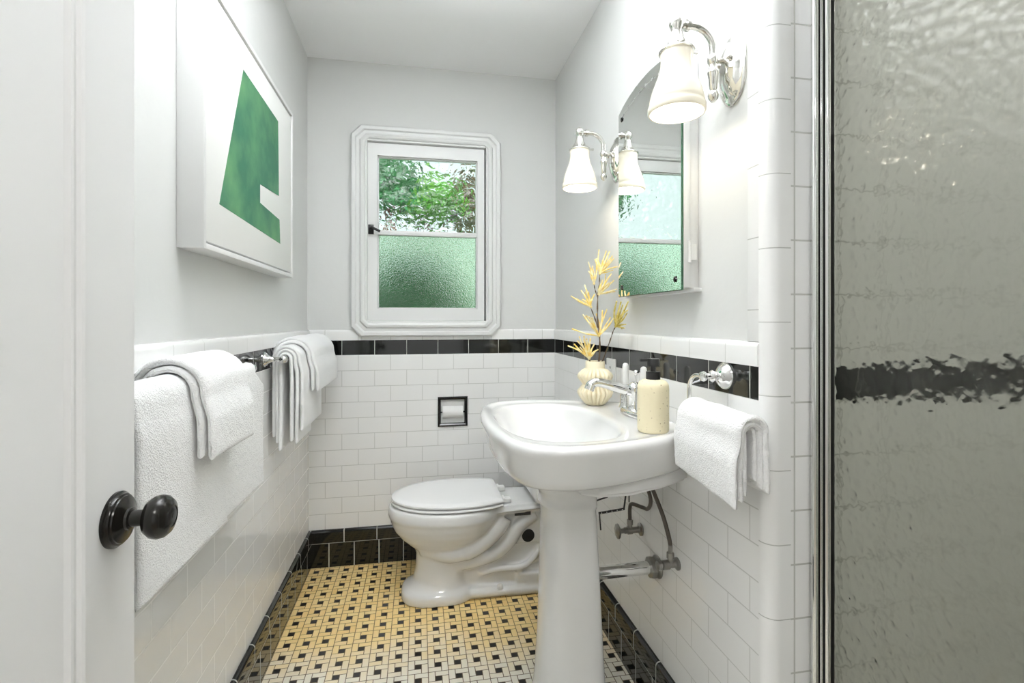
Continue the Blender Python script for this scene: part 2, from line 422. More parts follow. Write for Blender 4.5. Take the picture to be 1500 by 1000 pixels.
# rounded corner tiles at the end of the right wall
poly = [(XR + PT, YF)]
R = .028
pts = [(XR + .05, YF + .002), (XR - .001, YF + .002)]
for k in range(11):
    a = PI + k * PI / 20
    pts.append((XR - .001 + R + R * math.cos(a), YF - .001 + R * math.sin(a)))
pts.append((XR + .05, YF - .001 - R))
obj('corner_bullnose', prism(nb(), pts, 0, ZC, 'z'), 'corner', w, smooth=60)['label'] = 'white rounded corner tiles'
YS = YF - .029 + .002                         # face of the shower end wall
w = struct(obj('wall_shower', box(nb(), (XR + R, YS, 0), (1.75, YF, ZC)), 'shower', smooth=0), 'white tiled end wall of the shower')
obj('border_band', box(nb(), (.86, YS - .001, BB), (1.62, YS + .004, BT)), 'band_shower', w, smooth=0)['label'] = 'row of black glazed tiles'
w2 = struct(obj('wall_shower_side', box(nb(), (1.62, YE, 0), (1.75, YS, ZC)), 'shower_y', smooth=0), 'white tiled outer wall of the shower')
# entry wall behind the camera and the hall beyond it
bm = nb()
box(bm, (-1.2, YE - .11, 0), (-.375, YE, ZC)); box(bm, (.45, YE - .11, 0), (1.75, YE, ZC)); box(bm, (-.375, YE - .11, 2.05), (.45, YE, ZC))
struct(obj('wall_entry', bm, 'paint', smooth=0), 'white entry wall with the doorway')
struct(obj('wall_hall_left', box(nb(), (-1.3, -2.0, 0), (-1.2, YE, ZC)), 'paint', smooth=0), 'white hall wall')
struct(obj('wall_hall_right', box(nb(), (1.75, -2.0, 0), (1.85, YE, ZC)), 'paint', smooth=0), 'white hall wall')
struct(obj('wall_hall_back', box(nb(), (-1.3, -2.1, 0), (1.85, -2.0, ZC)), 'paint', smooth=0), 'white hall wall')
# black tile baseboards
BJ = .117
def base_board(name, axis, face, sgn, a, b, mt, mc, label):
    q = .004
    lo = [(face, 0), (face + sgn * .008, 0), (face + sgn * .008, BJ - .001), (face, BJ - .001)]
    cp = cap_poly(face, sgn, BJ, BASE + .003, 0, .015)
    o = struct(obj(name, prism(nb(), lo, a, b, axis) if axis == 'y' else rings(nb(), [[(t, p[0], p[1]) for p in lo] for t in (a, b)]), mt, smooth=0), label)
    obj('cap_tile', prism(nb(), cp, a, b, axis) if axis == 'y' else rings(nb(), [[(t, p[0], p[1]) for p in cp] for t in (a, b)]), mc, o)
base_board('baseboard_left', 'y', XL, 1, YE, YB, 'base_y', 'bcap_y', 'black tile baseboard along the left wall')
base_board('baseboard_right', 'y', XR, -1, YF - .02, YB, 'base_y', 'bcap_y', 'black tile baseboard along the right wall')
base_board('baseboard_back', 'x', YB, -1, XL, XR, 'base_x', 'bcap_x', 'black tile baseboard along the back wall')

# ------------------------------------------------------------------ window
def octa(x0, x1, z0, z1, c):
    return [(x0 + c, z0), (x1 - c, z0), (x1, z0 + c), (x1, z1 - c), (x1 - c, z1), (x0 + c, z1), (x0, z1 - c), (x0, z0 + c)]
win = bpy.data.objects.new('window_1', None); C.objects.link(win); win.location = (.05, YB, 1.11); struct(win, 'white window with clipped corners and textured glass')
bm = nb()
CX0, CX1, CZ0, CZ1 = -.318, .414, 1.106, 2.132
prof = [(0, .0, .046), (0, .020, .046), (.006, .026, .044), (.020, .026, .040), (.026, .019, .038), (.040, .019, .033), (.046, .030, .030), (.056, .033, .026), (.064, .030, .02), (.068, .022, .012), (.074, .022, .003), (.076, .016, .002), (.076, -.03, .002)]
rs = []
for i, out, c in prof:
    rs.append([(x, YB + .0 - out, z) for x, z in octa(CX0 + i, CX1 - i, CZ0 + i, CZ1 - i, max(c, .002))])
rings(bm, rs, False, False)
obj('casing', bm, 'gloss', win, smooth=20)
# sash
SX0, SX1, SZ0, SZ1 = -.2415, .332, 1.1825, 2.0535
GX0, GX1, GZ0, GZ1, MZ = -.195, .296, 1.242, 1.993, 1.6165
sash = nb(); ys0, ys1 = YB - .004, YB + .034
for lo, hi in (((SX0, SZ0), (GX0, SZ1)), ((GX1, SZ0), (SX1, SZ1)), ((GX0, SZ0), (GX1, GZ0)), ((GX0, GZ1), (GX1, SZ1))):
    box(sash, (lo[0], ys0, lo[1]), (hi[0], ys1, hi[1]))
box(sash, (GX0, ys0 + .004, MZ - .012), (GX1, ys1, MZ + .012), .004)
for lo, hi in (((GX0, GZ0), (GX0 + .006, GZ1)), ((GX1 - .006, GZ0), (GX1, GZ1)), ((GX0, GZ0), (GX1, GZ0 + .006)), ((GX0, GZ1 - .006), (GX1, GZ1))):
    box(sash, (lo[0], ys0 + .010, lo[1]), (hi[0], ys1, hi[1]), .002)
sash = obj('sash', sash, 'gloss', win, smooth=30)
obj('upper_pane', box(nb(), (GX0 + .002, YB + .020, MZ + .008), (GX1 - .002, YB + .025, GZ1 - .002)), 'hammered', win, smooth=0)['label'] = 'hammered clear upper pane'
obj('lower_pane', box(nb(), (GX0 + .002, YB + .020, GZ0 + .002), (GX1 - .002, YB + .025, MZ - .008)), 'frosted', win, smooth=0)['label'] = 'frosted green lower pane'
bm = nb(); box(bm, (-.238, YB - .012, 1.605), (-.212, YB - .004, 1.652), .002)
tube(bm, [(-.222, YB - .012, 1.632), (-.222, YB - .034, 1.630)], .007)
tube(bm, spline([(-.224, YB - .034, 1.632), (-.205, YB - .040, 1.626), (-.180, YB - .042, 1.614)], 4), [.008] * 4 + [.006] * 5)
obj('latch', bm, 'blackmetal', win)['label'] = 'black latch'
bm = nb()
box(bm, (SX1, YB - .003, SZ0), (SX1 + .004, YB + .034, SZ1)); obj('sash_shadow_strip', bm, 'rubber', win, smooth=0)  # dark strip painting the shaded gap beside the sash

# ------------------------------------------------------------------ open door on the left
DX, DY0, DY1 = -.343, -.055, .688
d = bpy.data.objects.new('door_1', None); C.objects.link(d); d.location = (DX - .018, DY0, 0); struct(d, 'open white panelled door against the left wall')
PY0, PY1, PZa, PZb = .07, .589, .30, 1.92
bm = nb()
for lo, hi in (((DY0, .008), (PY0, 2.03)), ((PY1, .008), (DY1, 2.03)), ((PY0, .008), (PY1, PZa)), ((PY0, PZb), (PY1, 2.03))):
    box(bm, (DX - .036, lo[0], lo[1]), (DX, hi[0], hi[1]))
obj('door_frame', bm, 'door', d, smooth=0)
obj('door_panel', box(nb(), (DX - .028, PY0, PZa), (DX - .003, PY1, PZb)), 'door', d, smooth=0)
bm = nb()
prof = [(0, 0), (.001, .0035), (.004, .0055), (.0075, .0040), (.0095, .0004), (.012, -.0006), (.0145, .0012), (.018, .0008), (.0205, -.0012), (.0225, -.003)]
rs = []
for i, h in prof:
    rs.append([(DX + h, y, z) for y, z in ((PY0 + i - .002, PZa + i - .002), (PY1 - i + .002, PZa + i - .002), (PY1 - i + .002, PZb - i + .002), (PY0 + i - .002, PZb - i + .002))])
rings(bm, rs, False, False); obj('panel_moulding', bm, 'door', d, smooth=25)
KY, KZ = .650, .955
bm = nb()
lathe(bm, [(.0315, 0), (.0315, .003), (.029, .005), (.0285, .007), (.0265, .008), (.026, .0095), (.018, .0125), (.013, .014), (.0125, .0165), (.0095, .0175), (.009, .030), (.0125, .031), (.019, .034), (.0235, .040), (.0248, .046), (.0235, .052), (.019, .057), (.0125, .0595), (.0115, .0588), (.0075, .0600), (.004, .0595), (.001, .060)], (DX, KY, KZ), (1, 0, 0), 40)
obj('door_knob', bm, 'bronze', d, smooth=40)['label'] = 'dark bronze round knob on a round rose'

# ------------------------------------------------------------------ framed art on the left wall
AY0, AY1, AZ0, AZ1 = 1.208, 2.008, 1.345, 1.966
ax = XL + .048
t = thing('framed_painting', 'white framed abstract painting with a green angular shape on the left wall', 'painting', (XL, 1.6, AZ0))
bm = nb(); w_ = .013
for lo, hi in (((AY0, AZ0), (AY0 + w_, AZ1)), ((AY1 - w_, AZ0), (AY1, AZ1)), ((AY0 + w_, AZ0), (AY1 - w_, AZ0 + w_)), ((AY0 + w_, AZ1 - w_), (AY1 - w_, AZ1))):
    box(bm, (XL - PT + .0005, lo[0], lo[1]), (ax, hi[0], hi[1]), .001)
obj('frame', bm, 'frame', t, smooth=30)
obj('backing', box(nb(), (XL - PT + .0010, AY0 + w_, AZ0 + w_), (ax - .022, AY1 - w_, AZ1 - w_)), 'gap', t, smooth=0)
bm = nb(); g = w_ + .006
box(bm, (ax - .022, AY0 + g, AZ0 + g), (ax - .004, AY1 - g, AZ1 - g), .0015)
cv = obj('canvas', bm, 'canvas', t)
bm = nb()
gp = [(1.473, 1.870), (1.816, 1.863), (1.825, 1.611), (1.619, 1.596), (1.619, 1.540), (1.833, 1.531), (1.842, 1.450), (1.305, 1.464)]
prism(bm, gp, ax - .0042, ax - .0034, 'x'); obj('painted_shape', bm, 'green', cv, smooth=0)['label'] = 'green angular painted shape'

# ------------------------------------------------------------------ towel bars on the left wall
BX, BZ = XL + .062, 1.052
def towel_bar(y0, y1, label):
    t = thing('towel_bar', label, 'towel bar', (XL, (y0 + y1) / 2, BZ), 'chrome towel bars on the left wall')
    bm = nb(); tube(bm, [(BX, y0, BZ), (BX, y1, BZ)], .008, 14); obj('bar', bm, 'chrome', t)
    for y in (y0, y1):
        bm = nb()
        lathe(bm, [(.026, 0), (.026, .003), (.022, .006), (.0215, .009), (.015, .013), (.010, .022), (.0075, .034), (.0075, .048)], (XL, y, BZ), (1, 0, 0), 24)
        lathe(bm, [(.001, -.0145), (.008, -.013), (.0125, -.008), (.014, 0), (.0125, .008), (.008, .013), (.001, .0145)], (BX, y, BZ), (0, 1, 0), 20)
        obj('post', bm, 'chrome', t, smooth=50)
    return t
towel_bar(.80, 1.478, 'chrome towel bar nearest the door, carrying the wide bath towel')
towel_bar(1.817, 2.44, 'chrome towel bar in the far left corner, carrying the narrow folded towels')

def drape(bm, sgn, bx, bz, y0, y1, zb, zf, r, t, seed, amp=.003, flare=0.0, rf=None):
    """folded cloth hung over a horizontal rod along y; sgn points from the wall into the room.
    y0, y1, zf may be functions; rf lets the front panel hang nearer to or further from the rod"""
    fy0 = y0 if callable(y0) else (lambda s: y0); fy1 = y1 if callable(y1) else (lambda s: y1); fz = zf if callable(zf) else (lambda v: zf)
    rf = r if rf is None else rf
    def side(n, L):
        e = min(.49, t * .6 / L); k = [0, .15, .4, .7]
        a = [e * (1 - math.cos(q * PI / 2)) for q in k]
        m = [e + (1 - 2 * e) * i / n for i in range(n + 1)]
        return a + m + [1 - q for q in reversed(a)]
    Lf = max(.05, bz - fz(.5)); Lb = max(.05, bz - zb); La = PI * r; L = Lf + Lb + La
    ss = side(int(L / .009), L); vs = side(int(abs(fy1(1) - fy0(1)) / .009), abs(fy1(1) - fy0(1)))
    def cen(s, v):
        zfv = fz(v); Lf2 = bz - zfv; d = s * (Lb + La + Lf2)
        if d < Lb: return (-r, zb + d, (-1, 0))
        if d < Lb + La:
            a = PI - (d - Lb) / r
            rr = r; return (rr * math.cos(a), bz - 0 + rr * math.sin(a), (math.cos(a), math.sin(a)))
        q = d - Lb - La; k = min(1, q / .06); rr = r + (rf - r) * k * k * (3 - 2 * k) + flare * q
        return (rr, bz - q, (1, 0))
    def edge(u, Ln):
        e = t * .6 / Ln; q = min(u, 1 - u)
        return 1.0 if q >= e else math.sqrt(max(0, 1 - (1 - q / e) ** 2))
    top, bot = [], []
    for s in ss:
        rt, rb = [], []
        for v in vs:
            X, Z, nn = cen(s, v); ya, yb_ = fy0(s), fy1(s); y = ya + (yb_ - ya) * v
            h = t / 2 * min(edge(s, L), edge(v, abs(yb_ - ya)))
            P = Vector((y * 1.0, Z, seed * 3.1))
            w1 = noise.noise(P * 7) * amp + noise.noise(P * 19) * amp * .45
            f2 = noise.noise(Vector((y, Z, seed + .5)) * 130) * .0011 + noise.noise(Vector((y, Z, seed + 9)) * 300) * .0007
            yo = noise.noise(Vector((Z * 8, s, seed))) * .004 + noise.noise(Vector((Z * 120, v * 50, seed))) * .0012
            zo = noise.noise(Vector((y * 90, v, seed + 4))) * .0018 * (1 if s in (ss[0], ss[-1]) else .3)
            for lst, sg in ((rt, 1), (rb, -1)):
                k = sg * h + w1 + f2 * (1 if sg > 0 else 0)
                lst.append((bx + sgn * (X + nn[0] * k), y + yo, Z + nn[1] * k + zo))
        top.append(rt); bot.append(rb)
    ns, nv = len(ss), len(vs)
    T = [[bm.verts.new(p) for p in r_] for r_ in top]; B_ = [[bm.verts.new(p) for p in r_] for r_ in bot]
    for i in range(ns - 1):
        for j in range(nv - 1):
            bm.faces.new((T[i][j], T[i][j + 1], T[i + 1][j + 1], T[i + 1][j]))
            bm.faces.new((B_[i][j], B_[i + 1][j], B_[i + 1][j + 1], B_[i][j + 1]))
    for i in range(ns - 1):
        bm.faces.new((T[i][0], T[i + 1][0], B_[i + 1][0], B_[i][0])); bm.faces.new((T[i][-1], B_[i][-1], B_[i + 1][-1], T[i + 1][-1]))
    for j in range(nv - 1):
        bm.faces.new((T[0][j], B_[0][j], B_[0][j + 1], T[0][j + 1])); bm.faces.new((T[-1][j], T[-1][j + 1], B_[-1][j + 1], B_[-1][j]))
    return bm

# wide bath towel on the near bar
bm = nb()
drape(bm, 1, BX, BZ, 1.01, lambda s: 1.450 + .058 * min(1, max(0, (s - .5) / .06)), .80, lambda v: .742 - .012 * v, .0160, .010, 1, .0012, rf=.020)
drape(bm, 1, BX, BZ, .838, lambda s: 1.155 + .035 * s, .78, lambda v: .748 - .006 * v, .0285, .012, 2, .0014, rf=.036)
tag(obj('bath_towel', bm, 'towel', None, smooth=180), 'wide white bath towel folded over the near towel bar beside the door', 'towel', 'white towels')
bm = nb()
drape(bm, 1, BX, BZ, lambda s: 1.002 + .012 * s, lambda s: 1.225 + .02 * s, .95, lambda v: .928 - .006 * v, .0430, .013, 3, .0010, rf=.053)
drape(bm, 1, BX, BZ, lambda s: 1.006 + .012 * s, lambda s: 1.228 + .02 * s, .95, lambda v: .925 - .006 * v, .0590, .015, 4, .0014, rf=.072)
tag(obj('hand_towel', bm, 'towel', None, smooth=180), 'small white hand towel laid over the wide bath towel', 'towel', 'white towels')
# narrow towel on the far bar
bm = nb()
drape(bm, 1, BX, BZ, 1.836, 2.36, .735, lambda v: .765, .0165, .011, 5, .0015, rf=.019)
drape(bm, 1, BX, BZ, 1.842, 2.06, .76, lambda v: .755, .0285, .011, 6, .0018, rf=.035)
drape(bm, 1, BX, BZ, 1.848, 2.03, .78, lambda v: .80, .0405, .012, 7, .0018, rf=.051)
tag(obj('bath_towel', bm, 'towel', None, smooth=180), 'narrow folded white towel on the far towel bar, its layered edges showing', 'towel', 'white towels')
bm = nb()
drape(bm, 1, BX, BZ, lambda s: 1.90 + .05 * s, 2.395, .95, lambda v: .925, .0540, .012, 8, .0014, rf=.066)
drape(bm, 1, BX, BZ, lambda s: 1.91 + .05 * s, 2.40, .95, lambda v: .92, .0670, .013, 9, .0016, rf=.081)
tag(obj('hand_towel', bm, 'towel', None, smooth=180), 'small white hand towel laid over the narrow folded towel in the corner', 'towel', 'white towels')

# ------------------------------------------------------------------ towel ring on the right wall
RY, RZ = 1.046, 1.056
t = thing('towel_ring', 'chrome towel ring with round rosette beside the shower corner', 'towel ring', (XR, RY, RZ))
bm = nb()
lathe(bm, [(.032, 0), (.032, .003), (.029, .007), (.027, .008), (.024, .013), (.016, .018), (.010, .021), (.009, .026), (.0125, .029), (.014, .034), (.011, .039), (.007, .041), (.007, .048), (.010, .050), (.012, .056), (.010, .062), (.001, .066)], (XR, RY, RZ), (-1, 0, 0), 32)
obj('rosette', bm, 'chrome', t, smooth=40)
RXX = XR - .056
pts = [(RXX, RY - .004, RZ), (RXX, RY + .024, RZ)]
for k in range(1, 13):
    q = PI / 2 * k / 12; pts.append((RXX, RY + .024 + .036 * math.sin(q), RZ - .036 + .036 * math.cos(q)))
for k in range(0, 13):
    q = PI / 2 * k / 12; pts.append((RXX, RY + .030 + .030 * math.cos(q), RZ - .066 - .030 * math.sin(q)))
pts.append((RXX, RY - .150, RZ - .096))
bm = nb(); tube(bm, pts, .0050, 12); obj('ring', bm, 'chrome', t, smooth=60)
TX = RXX; TZ = RZ - .096
bm = nb()
drape(bm, -1, TX, TZ, .880, 1.078, .866, lambda v: .838 - .004 * v, .0112, .009, 11, .0010)
drape(bm, -1, TX, TZ, .874, lambda s: 1.085, .850, lambda v: .828 + .010 * v, .0205, .011, 12, .003, rf=.022)
drape(bm, -1, TX, TZ, lambda s: .870 - .004 * s, lambda s: 1.088 + .006 * s, .842, lambda v: .818 + .022 * v, .0330, .014, 13, .008, rf=.043)
tag(obj('hand_towel', bm, 'towel', None, smooth=180), 'thick folded white hand towel hanging through the towel ring beside the sink', 'towel', 'white towels')

# ------------------------------------------------------------------ medicine cabinet with arched mirror
MX = .660
MY0, MY1, MZ0 = 1.167, 1.573, 1.262
t = thing('medicine_cabinet', 'white medicine cabinet with an arched frameless mirror door', 'cabinet', (XR, 1.37, MZ0))
obj('cabinet_body', box(nb(), (.685, MY0 + .004, MZ0 + .006), (XR + PT, MY1 - .004, 1.86), .002), 'gloss', t)
obj('cabinet_sill', box(nb(), (.688, MY0 - .012, MZ0 - .004), (XR + PT, MY1 + .006, MZ0 + .006), .002), 'gloss', t)
dr = obj('cabinet_door', box(nb(), (MX + .006, MY0 - .002, MZ0 + .007), (.684, MY1 - .002, 1.862), .002), 'gloss', t)
for z in (1.36, 1.74):
    bm = nb(); tube(bm, [(.680, MY0 - .006, z - .028), (.680, MY0 - .006, z + .028)], .004, 10); box(bm, (.681, MY0 - .005, z - .02), (.700, MY0 + .004, z + .02))
    obj('hinge', bm, 'white', dr)
def mirror_outline(ins=0.0):
    y0, y1, z0 = MY0 + ins, MY1 - ins, MZ0 + ins
    pts = [(y0, z0), (y1, z0), (y1, 1.871 - ins)]
    for k in range(1, 12):
        u = k / 12; y = y1 + (y0 - y1) * u
        pts.append((y, 1.871 - ins + .040 * math.sin(PI * u) ** .75))
    pts.append((y0, 1.871 - ins)); return pts
bm = nb()
o1, o2 = mirror_outline(), mirror_outline(.0022)
rings(bm, [[(MX + .006, *p) for p in o1], [(MX + .0015, *p) for p in o1], [(MX, *p) for p in o2]], True, False, mi=1)
bm.faces.new([bm.verts.new((MX, *p)) for p in o2]).material_index = 0
bmesh.ops.remove_doubles(bm, verts=bm.verts[:], dist=1e-6)
mir = obj('mirror', bm, ['mirror', 'glassedge'], t, smooth=0)
for y, z in ((MY1 - .03, 1.846), (MY0 + .03, 1.292), (MY1 - .03, 1.292), (MY0 + .03, 1.846)):
    bm = nb(); lathe(bm, [(.008, 0), (.008, .001), (.006, .003), (.001, .004)], (MX, y, z), (-1, 0, 0), 12, fn=lambda a, h: 1 + .18 * math.cos(6 * a))
    obj('mirror_screw', bm, 'bronze', mir)
bm = nb()
for k in range(9):                       # engraved sprig under the arch
    u = .10 + .8 * k / 8; y = MY1 + (MY0 - MY1) * u; z = 1.871 + .040 * math.sin(PI * u) ** .75 - .034
    for a in (-.9, 0, .9):
        dy, dz = .007 * math.sin(a), .007 * math.cos(a)
        tube(bm, [(MX - .0001, y, z - .0025), (MX - .0001, y + dy, z + dz)], .0005, 5)
tube(bm, [(MX - .0001, MY1 + (MY0 - MY1) * (.10 + .8 * k / 40), 1.871 + .040 * math.sin(PI * (.10 + .8 * k / 40)) ** .75 - .036) for k in range(41)], .0004, 5)
obj('engraving', bm, 'etch', mir)

# ------------------------------------------------------------------ wall sconces
def make_sconce():
    t = thing('wall_sconce', '', 'wall lamp', (0, 0, 0), 'chrome wall sconces beside the mirror')
    ellx, elly = 1.0, 1.0
    bm = nb()
    # oval backplate, long axis vertical; axis points into the room (-x)
    rs = []
    for r, h in ((.99, 0), (1, .003), (.97, .006), (.88, .009), (.80, .010), (.74, .014), (.60, .020), (.55, .022), (.50, .0225), (.42, .026), (.2, .028), (.01, .0285)):
        rs.append([(-h, .052 * r * math.cos(2 * PI * k / 40), .082 * r * math.sin(2 * PI * k / 40)) for k in range(40)])
    rings(bm, rs); obj('backplate', bm, 'nickel', t, smooth=40, local=True)
    sx = -.052
    bm = nb()
    tube(bm, [(-.02, 0, .02), (sx, 0, .02)], .007, 12)
    for yy in (-.022, .022):
        ball(bm, (-.026, yy, .018), .006)
    lathe(bm, [(.001, -.016), (.009, -.013), (.013, -.006), (.013, .003), (.009, .010), (.0065, .012)], (sx, 0, .02), (0, 0, 1), 20)
    lathe(bm, [(.001, -.098), (.004, -.097), (.0105, -.089), (.012, -.082), (.009, -.074), (.006, -.071), (.0085, -.066), (.0095, -.058), (.010, -.045), (.012, -.034), (.013, -.029), (.010, -.024), (.009, -.016), (.009, .004)], (sx, 0, .02), (0, 0, 1), 20)
    obj('stem', bm, 'nickel', t, smooth=50, local=True)
    ax_, zt = -.142, .090
    pts = [(sx, 0, .02), (sx, 0, .042)]
    for k in range(11):
        a = k * PI / 20
        pts.append((sx - .048 + .048 * math.cos(a), 0, .042 + .048 * math.sin(a)))
    pts += [(ax_ + .012, 0, zt)]
    bm = nb(); tube(bm, pts, .0082, 14)
    tube(bm, [(ax_ + .030, 0, zt), (ax_ + .022, 0, zt)], .0125, 16)
    obj('arm', bm, 'nickel', t, smooth=50, local=True)
    bm = nb()
    lathe(bm, [(.001, .018), (.009, .016), (.0155, .009), (.017, 0), (.015, -.008), (.012, -.012), (.0125, -.020), (.0165, -.034), (.0225, -.046), (.030, -.056), (.0385, -.060), (.0395, -.063), (.037, -.065), (.03, -.065)], (ax_, 0, zt), (0, 0, 1), 28)
    tube(bm, [(ax_ + .036, 0, zt - .058), (ax_ + .052, .004, zt - .056)], [.003, .0045], 8)
    obj('shade_holder', bm, 'nickel', t, smooth=50, local=True)
    prof = [(.033, -.057), (.0355, -.064), (.0345, -.078), (.0350, -.092), (.0385, -.110), (.0455, -.130), (.0535, -.152), (.0585, -.172), (.0600, -.182), (.0590, -.186), (.0625, -.191), (.0630, -.204), (.0610, -.2075)]
    prof = [(r, -.062 - (-.057 - h) * .915) for r, h in prof]
    inner = [(r - .0032, h) for r, h in reversed(prof)]
    bm = nb(); lathe(bm, prof + inner, (ax_, 0, zt), (0, 0, 1), 40, cap=False)
    obj('shade', bm, 'shade', t, smooth=60, local=True)['label'] = 'lit white bell glass shade'
    bm = nb(); ball(bm, (ax_, 0, zt - .145), .021, (1, 1, 1.25)); tube(bm, [(ax_, 0, zt - .055), (ax_, 0, zt - .125)], .012, 12)
    obj('bulb', bm, 'bulb', t, local=True)
    return t
s1 = make_sconce(); s1.location = (XR + PT, 1.026, 1.757)
s1['label'] = 'lit chrome sconce nearest the shower, bell glass shade'
s2 = dup(s1, (XR + PT, 1.705, 1.766), 'lit chrome sconce at the far side of the mirror, bell glass shade')

# ------------------------------------------------------------------ pedestal sink
SY, SZ = 1.385, .905
half = [(.7005, 0), (.7005, .10), (.7005, .175), (.694, .218), (.66, .246), (.58, .285), (.48, .322), (.38, .342), (.31, .338), (.25, .312), (.212, .256), (.193, .17), (.183, .08), (.180, 0)]
outl = half + [(x, -y) for x, y in reversed(half[1:-1])]
cx = .42
def resample(pts, n):
    P = spline([(x, y, 0) for x, y in pts] + [(pts[0][0], pts[0][1], 0)], 10)
    out = []
    for k in range(n):
        a = 2 * PI * k / n; best = None
        dx, dy = math.cos(a), math.sin(a)
        for p, q in zip(P, P[1:]):
            ax_, ay_ = p.x - cx, p.y; bx_, by_ = q.x - cx, q.y
            den = dx * (by_ - ay_) - dy * (bx_ - ax_)
            if abs(den) < 1e-12: continue
            tt = (ax_ * (by_ - ay_) - ay_ * (bx_ - ax_)) / den
            uu = (ax_ * dy - ay_ * dx) / den
            if tt > 0 and -1e-6 <= uu <= 1 + 1e-6: best = tt if best is None else max(best, tt)
        out.append(best)
    return out
NS = 120
RO = resample(outl, NS)
def oring(ins, z, cx_=cx):
    return [(cx + (r - ins) * math.cos(2 * PI * k / NS), SY + (r - ins) * math.sin(2 * PI * k / NS), z) for k, r in enumerate(RO)]
def bring(s, z, ax0=.218, ax1=.545, hy=.265, ex=2.5):
    bcx = (ax0 + ax1) / 2; a_ = (ax1 - ax0) / 2 * s; b_ = hy * s; pts = []
    for k in range(NS):
        th = 2 * PI * k / NS; c_, s_ = math.cos(th), math.sin(th)
        # polar superellipse about the sink centre, shifted to the bowl centre
        r = 1 / ((abs(c_) / a_) ** ex + (abs(s_) / b_) ** ex) ** (1 / ex)
        pts.append((bcx + r * c_, SY + r * s_, z))
    return pts
sink = thing('pedestal_sink', 'white pedestal sink with a flared column in front of the right wall', 'sink', (.44, SY, 0))
bm = nb()
rs = [oring(.20, .795), oring(.10, .793), oring(.055, .795), oring(.036, .800), oring(.026, .808), oring(.020, .822), oring(.014, .845), oring(.008, .866), oring(.003, .878), oring(0, .888), oring(.0005, .895), oring(.004, .901), oring(.011, .9045), oring(.020, .905), oring(.029, .9035), oring(.035, .901)]
def blend(a, b, f, z): return [(p[0] + (q[0] - p[0]) * f, p[1] + (q[1] - p[1]) * f, z) for p, q in zip(a, b)]
A, Bq = oring(.035, 0), bring(1.0, 0)
rs += [blend(A, Bq, .5, .9005), blend(A, Bq, .85, .9005), blend(A, Bq, .95, .8995), bring(.985, .896), bring(.955, .885), bring(.91, .865), bring(.85, .842), bring(.76, .818), bring(.62, .798), bring(.42, .785), bring(.2, .779), bring(.06, .777)]
rings(bm, rs)
b_ = obj('basin', bm, 'china', sink, smooth=60)
# lower apron at the back of the basin
bm = nb()
ap = [(.702, .172), (.695, .185), (.60, .235), (.50, .262), (.42, .27), (.38, .24), (.36, .15), (.355, 0)]
ap = ap + [(x, -y) for x, y in reversed(ap[:-1])]
prism(bm, [(x, SY + y) for x, y in ap], .764, .800, 'z')
bmesh.ops.bevel(bm, geom=[e for e in bm.edges if all(v.co.z < .77 for v in e.verts)], offset=.008, segments=3, affect='EDGES')
obj('apron', bm, 'china', sink, smooth=40)
bm = nb(); lathe(bm, [(.022, 0), (.022, .002), (.018, .003), (.012, .001), (.001, .001)], (.385, SY, .778), (0, 0, 1), 24); obj('drain', bm, 'chrome', sink)
# column
def ped(hx0, hx1, hy, z, ex=2.6):
    pts = []
    for k in range(64):
        a = 2 * PI * k / 64; c_, s_ = math.cos(a), math.sin(a)
        e = ex if c_ < 0 else 5
        px = (hx1 if c_ > 0 else hx0) * math.copysign(abs(c_) ** (2 / e), c_); py = hy * math.copysign(abs(s_) ** (2 / e), s_)
        pts.append((.422 + px, SY + py, z))
    return pts
bm = nb()
pr = [(0, .145, .120, .145), (.03, .145, .120, .145), (.045, .138, .115, .138), (.06, .115, .105, .118), (.10, .098, .099, .102), (.16, .090, .096, .095), (.30, .082, .090, .087), (.45, .077, .083, .081), (.60, .074, .076, .078), (.655, .0735, .072, .078), (.663, .079, .073, .083), (.670, .081, .074, .085), (.677, .079, .073, .083), (.690, .079, .073, .085), (.705, .086, .075, .091), (.717, .094, .077, .100), (.724, .096, .077, .102), (.731, .092, .077, .098), (.745, .095, .079, .104), (.765, .112, .083, .122), (.79, .138, .09, .15), (.803, .150, .09, .16)]
rings(bm, [ped(a, b, h, z) for z, a, b, h in pr])
obj('pedestal', bm, 'china', sink, smooth=50)

# faucet
FX, FY = .634, 1.392
t = thing('faucet', 'chrome centreset faucet with two white upright handles at the back of the sink', 'faucet', (FX, FY, SZ))
bm = nb(); rs = []
for sc, h in ((1, -.004), (1, .004), (.96, .009), (.86, .013), (.5, .015), (.05, .0155)):
    rs.append([(FX + .030 * sc * math.cos(2 * PI * k / 40), FY + .080 * sc * math.sin(2 * PI * k / 40), SZ + h) for k in range(40)])
rings(bm, rs); obj('base_plate', bm, 'chrome', t, smooth=50)
bm = nb()
lathe(bm, [(.024, .010), (.020, .014), (.0185, .03), (.019, .058), (.0225, .066), (.023, .078), (.020, .088), (.012, .094), (.008, .096), (.001, .097)], (FX, FY, SZ), (0, 0, 1), 28)
tube(bm, spline([(FX, FY, SZ + .066), (FX - .035, FY, SZ + .076), (FX - .085, FY, SZ + .091), (FX - .118, FY, SZ + .098), (FX - .134, FY, SZ + .091), (FX - .142, FY, SZ + .076)], 6), [.016] * 6 + [.0145] * 6 + [.013] * 6 + [.0135] * 6 + [.0145] * 7, 20)
obj('spout', bm, 'chrome', t, smooth=60)
bm = nb(); tube(bm, [(FX + .004, FY - .004, SZ + .09), (FX + .004, FY - .004, SZ + .118)], .0035, 8); ball(bm, (FX + .004, FY - .004, SZ + .124), .0085)
obj('lift_knob', bm, 'chrome', t, smooth=60)
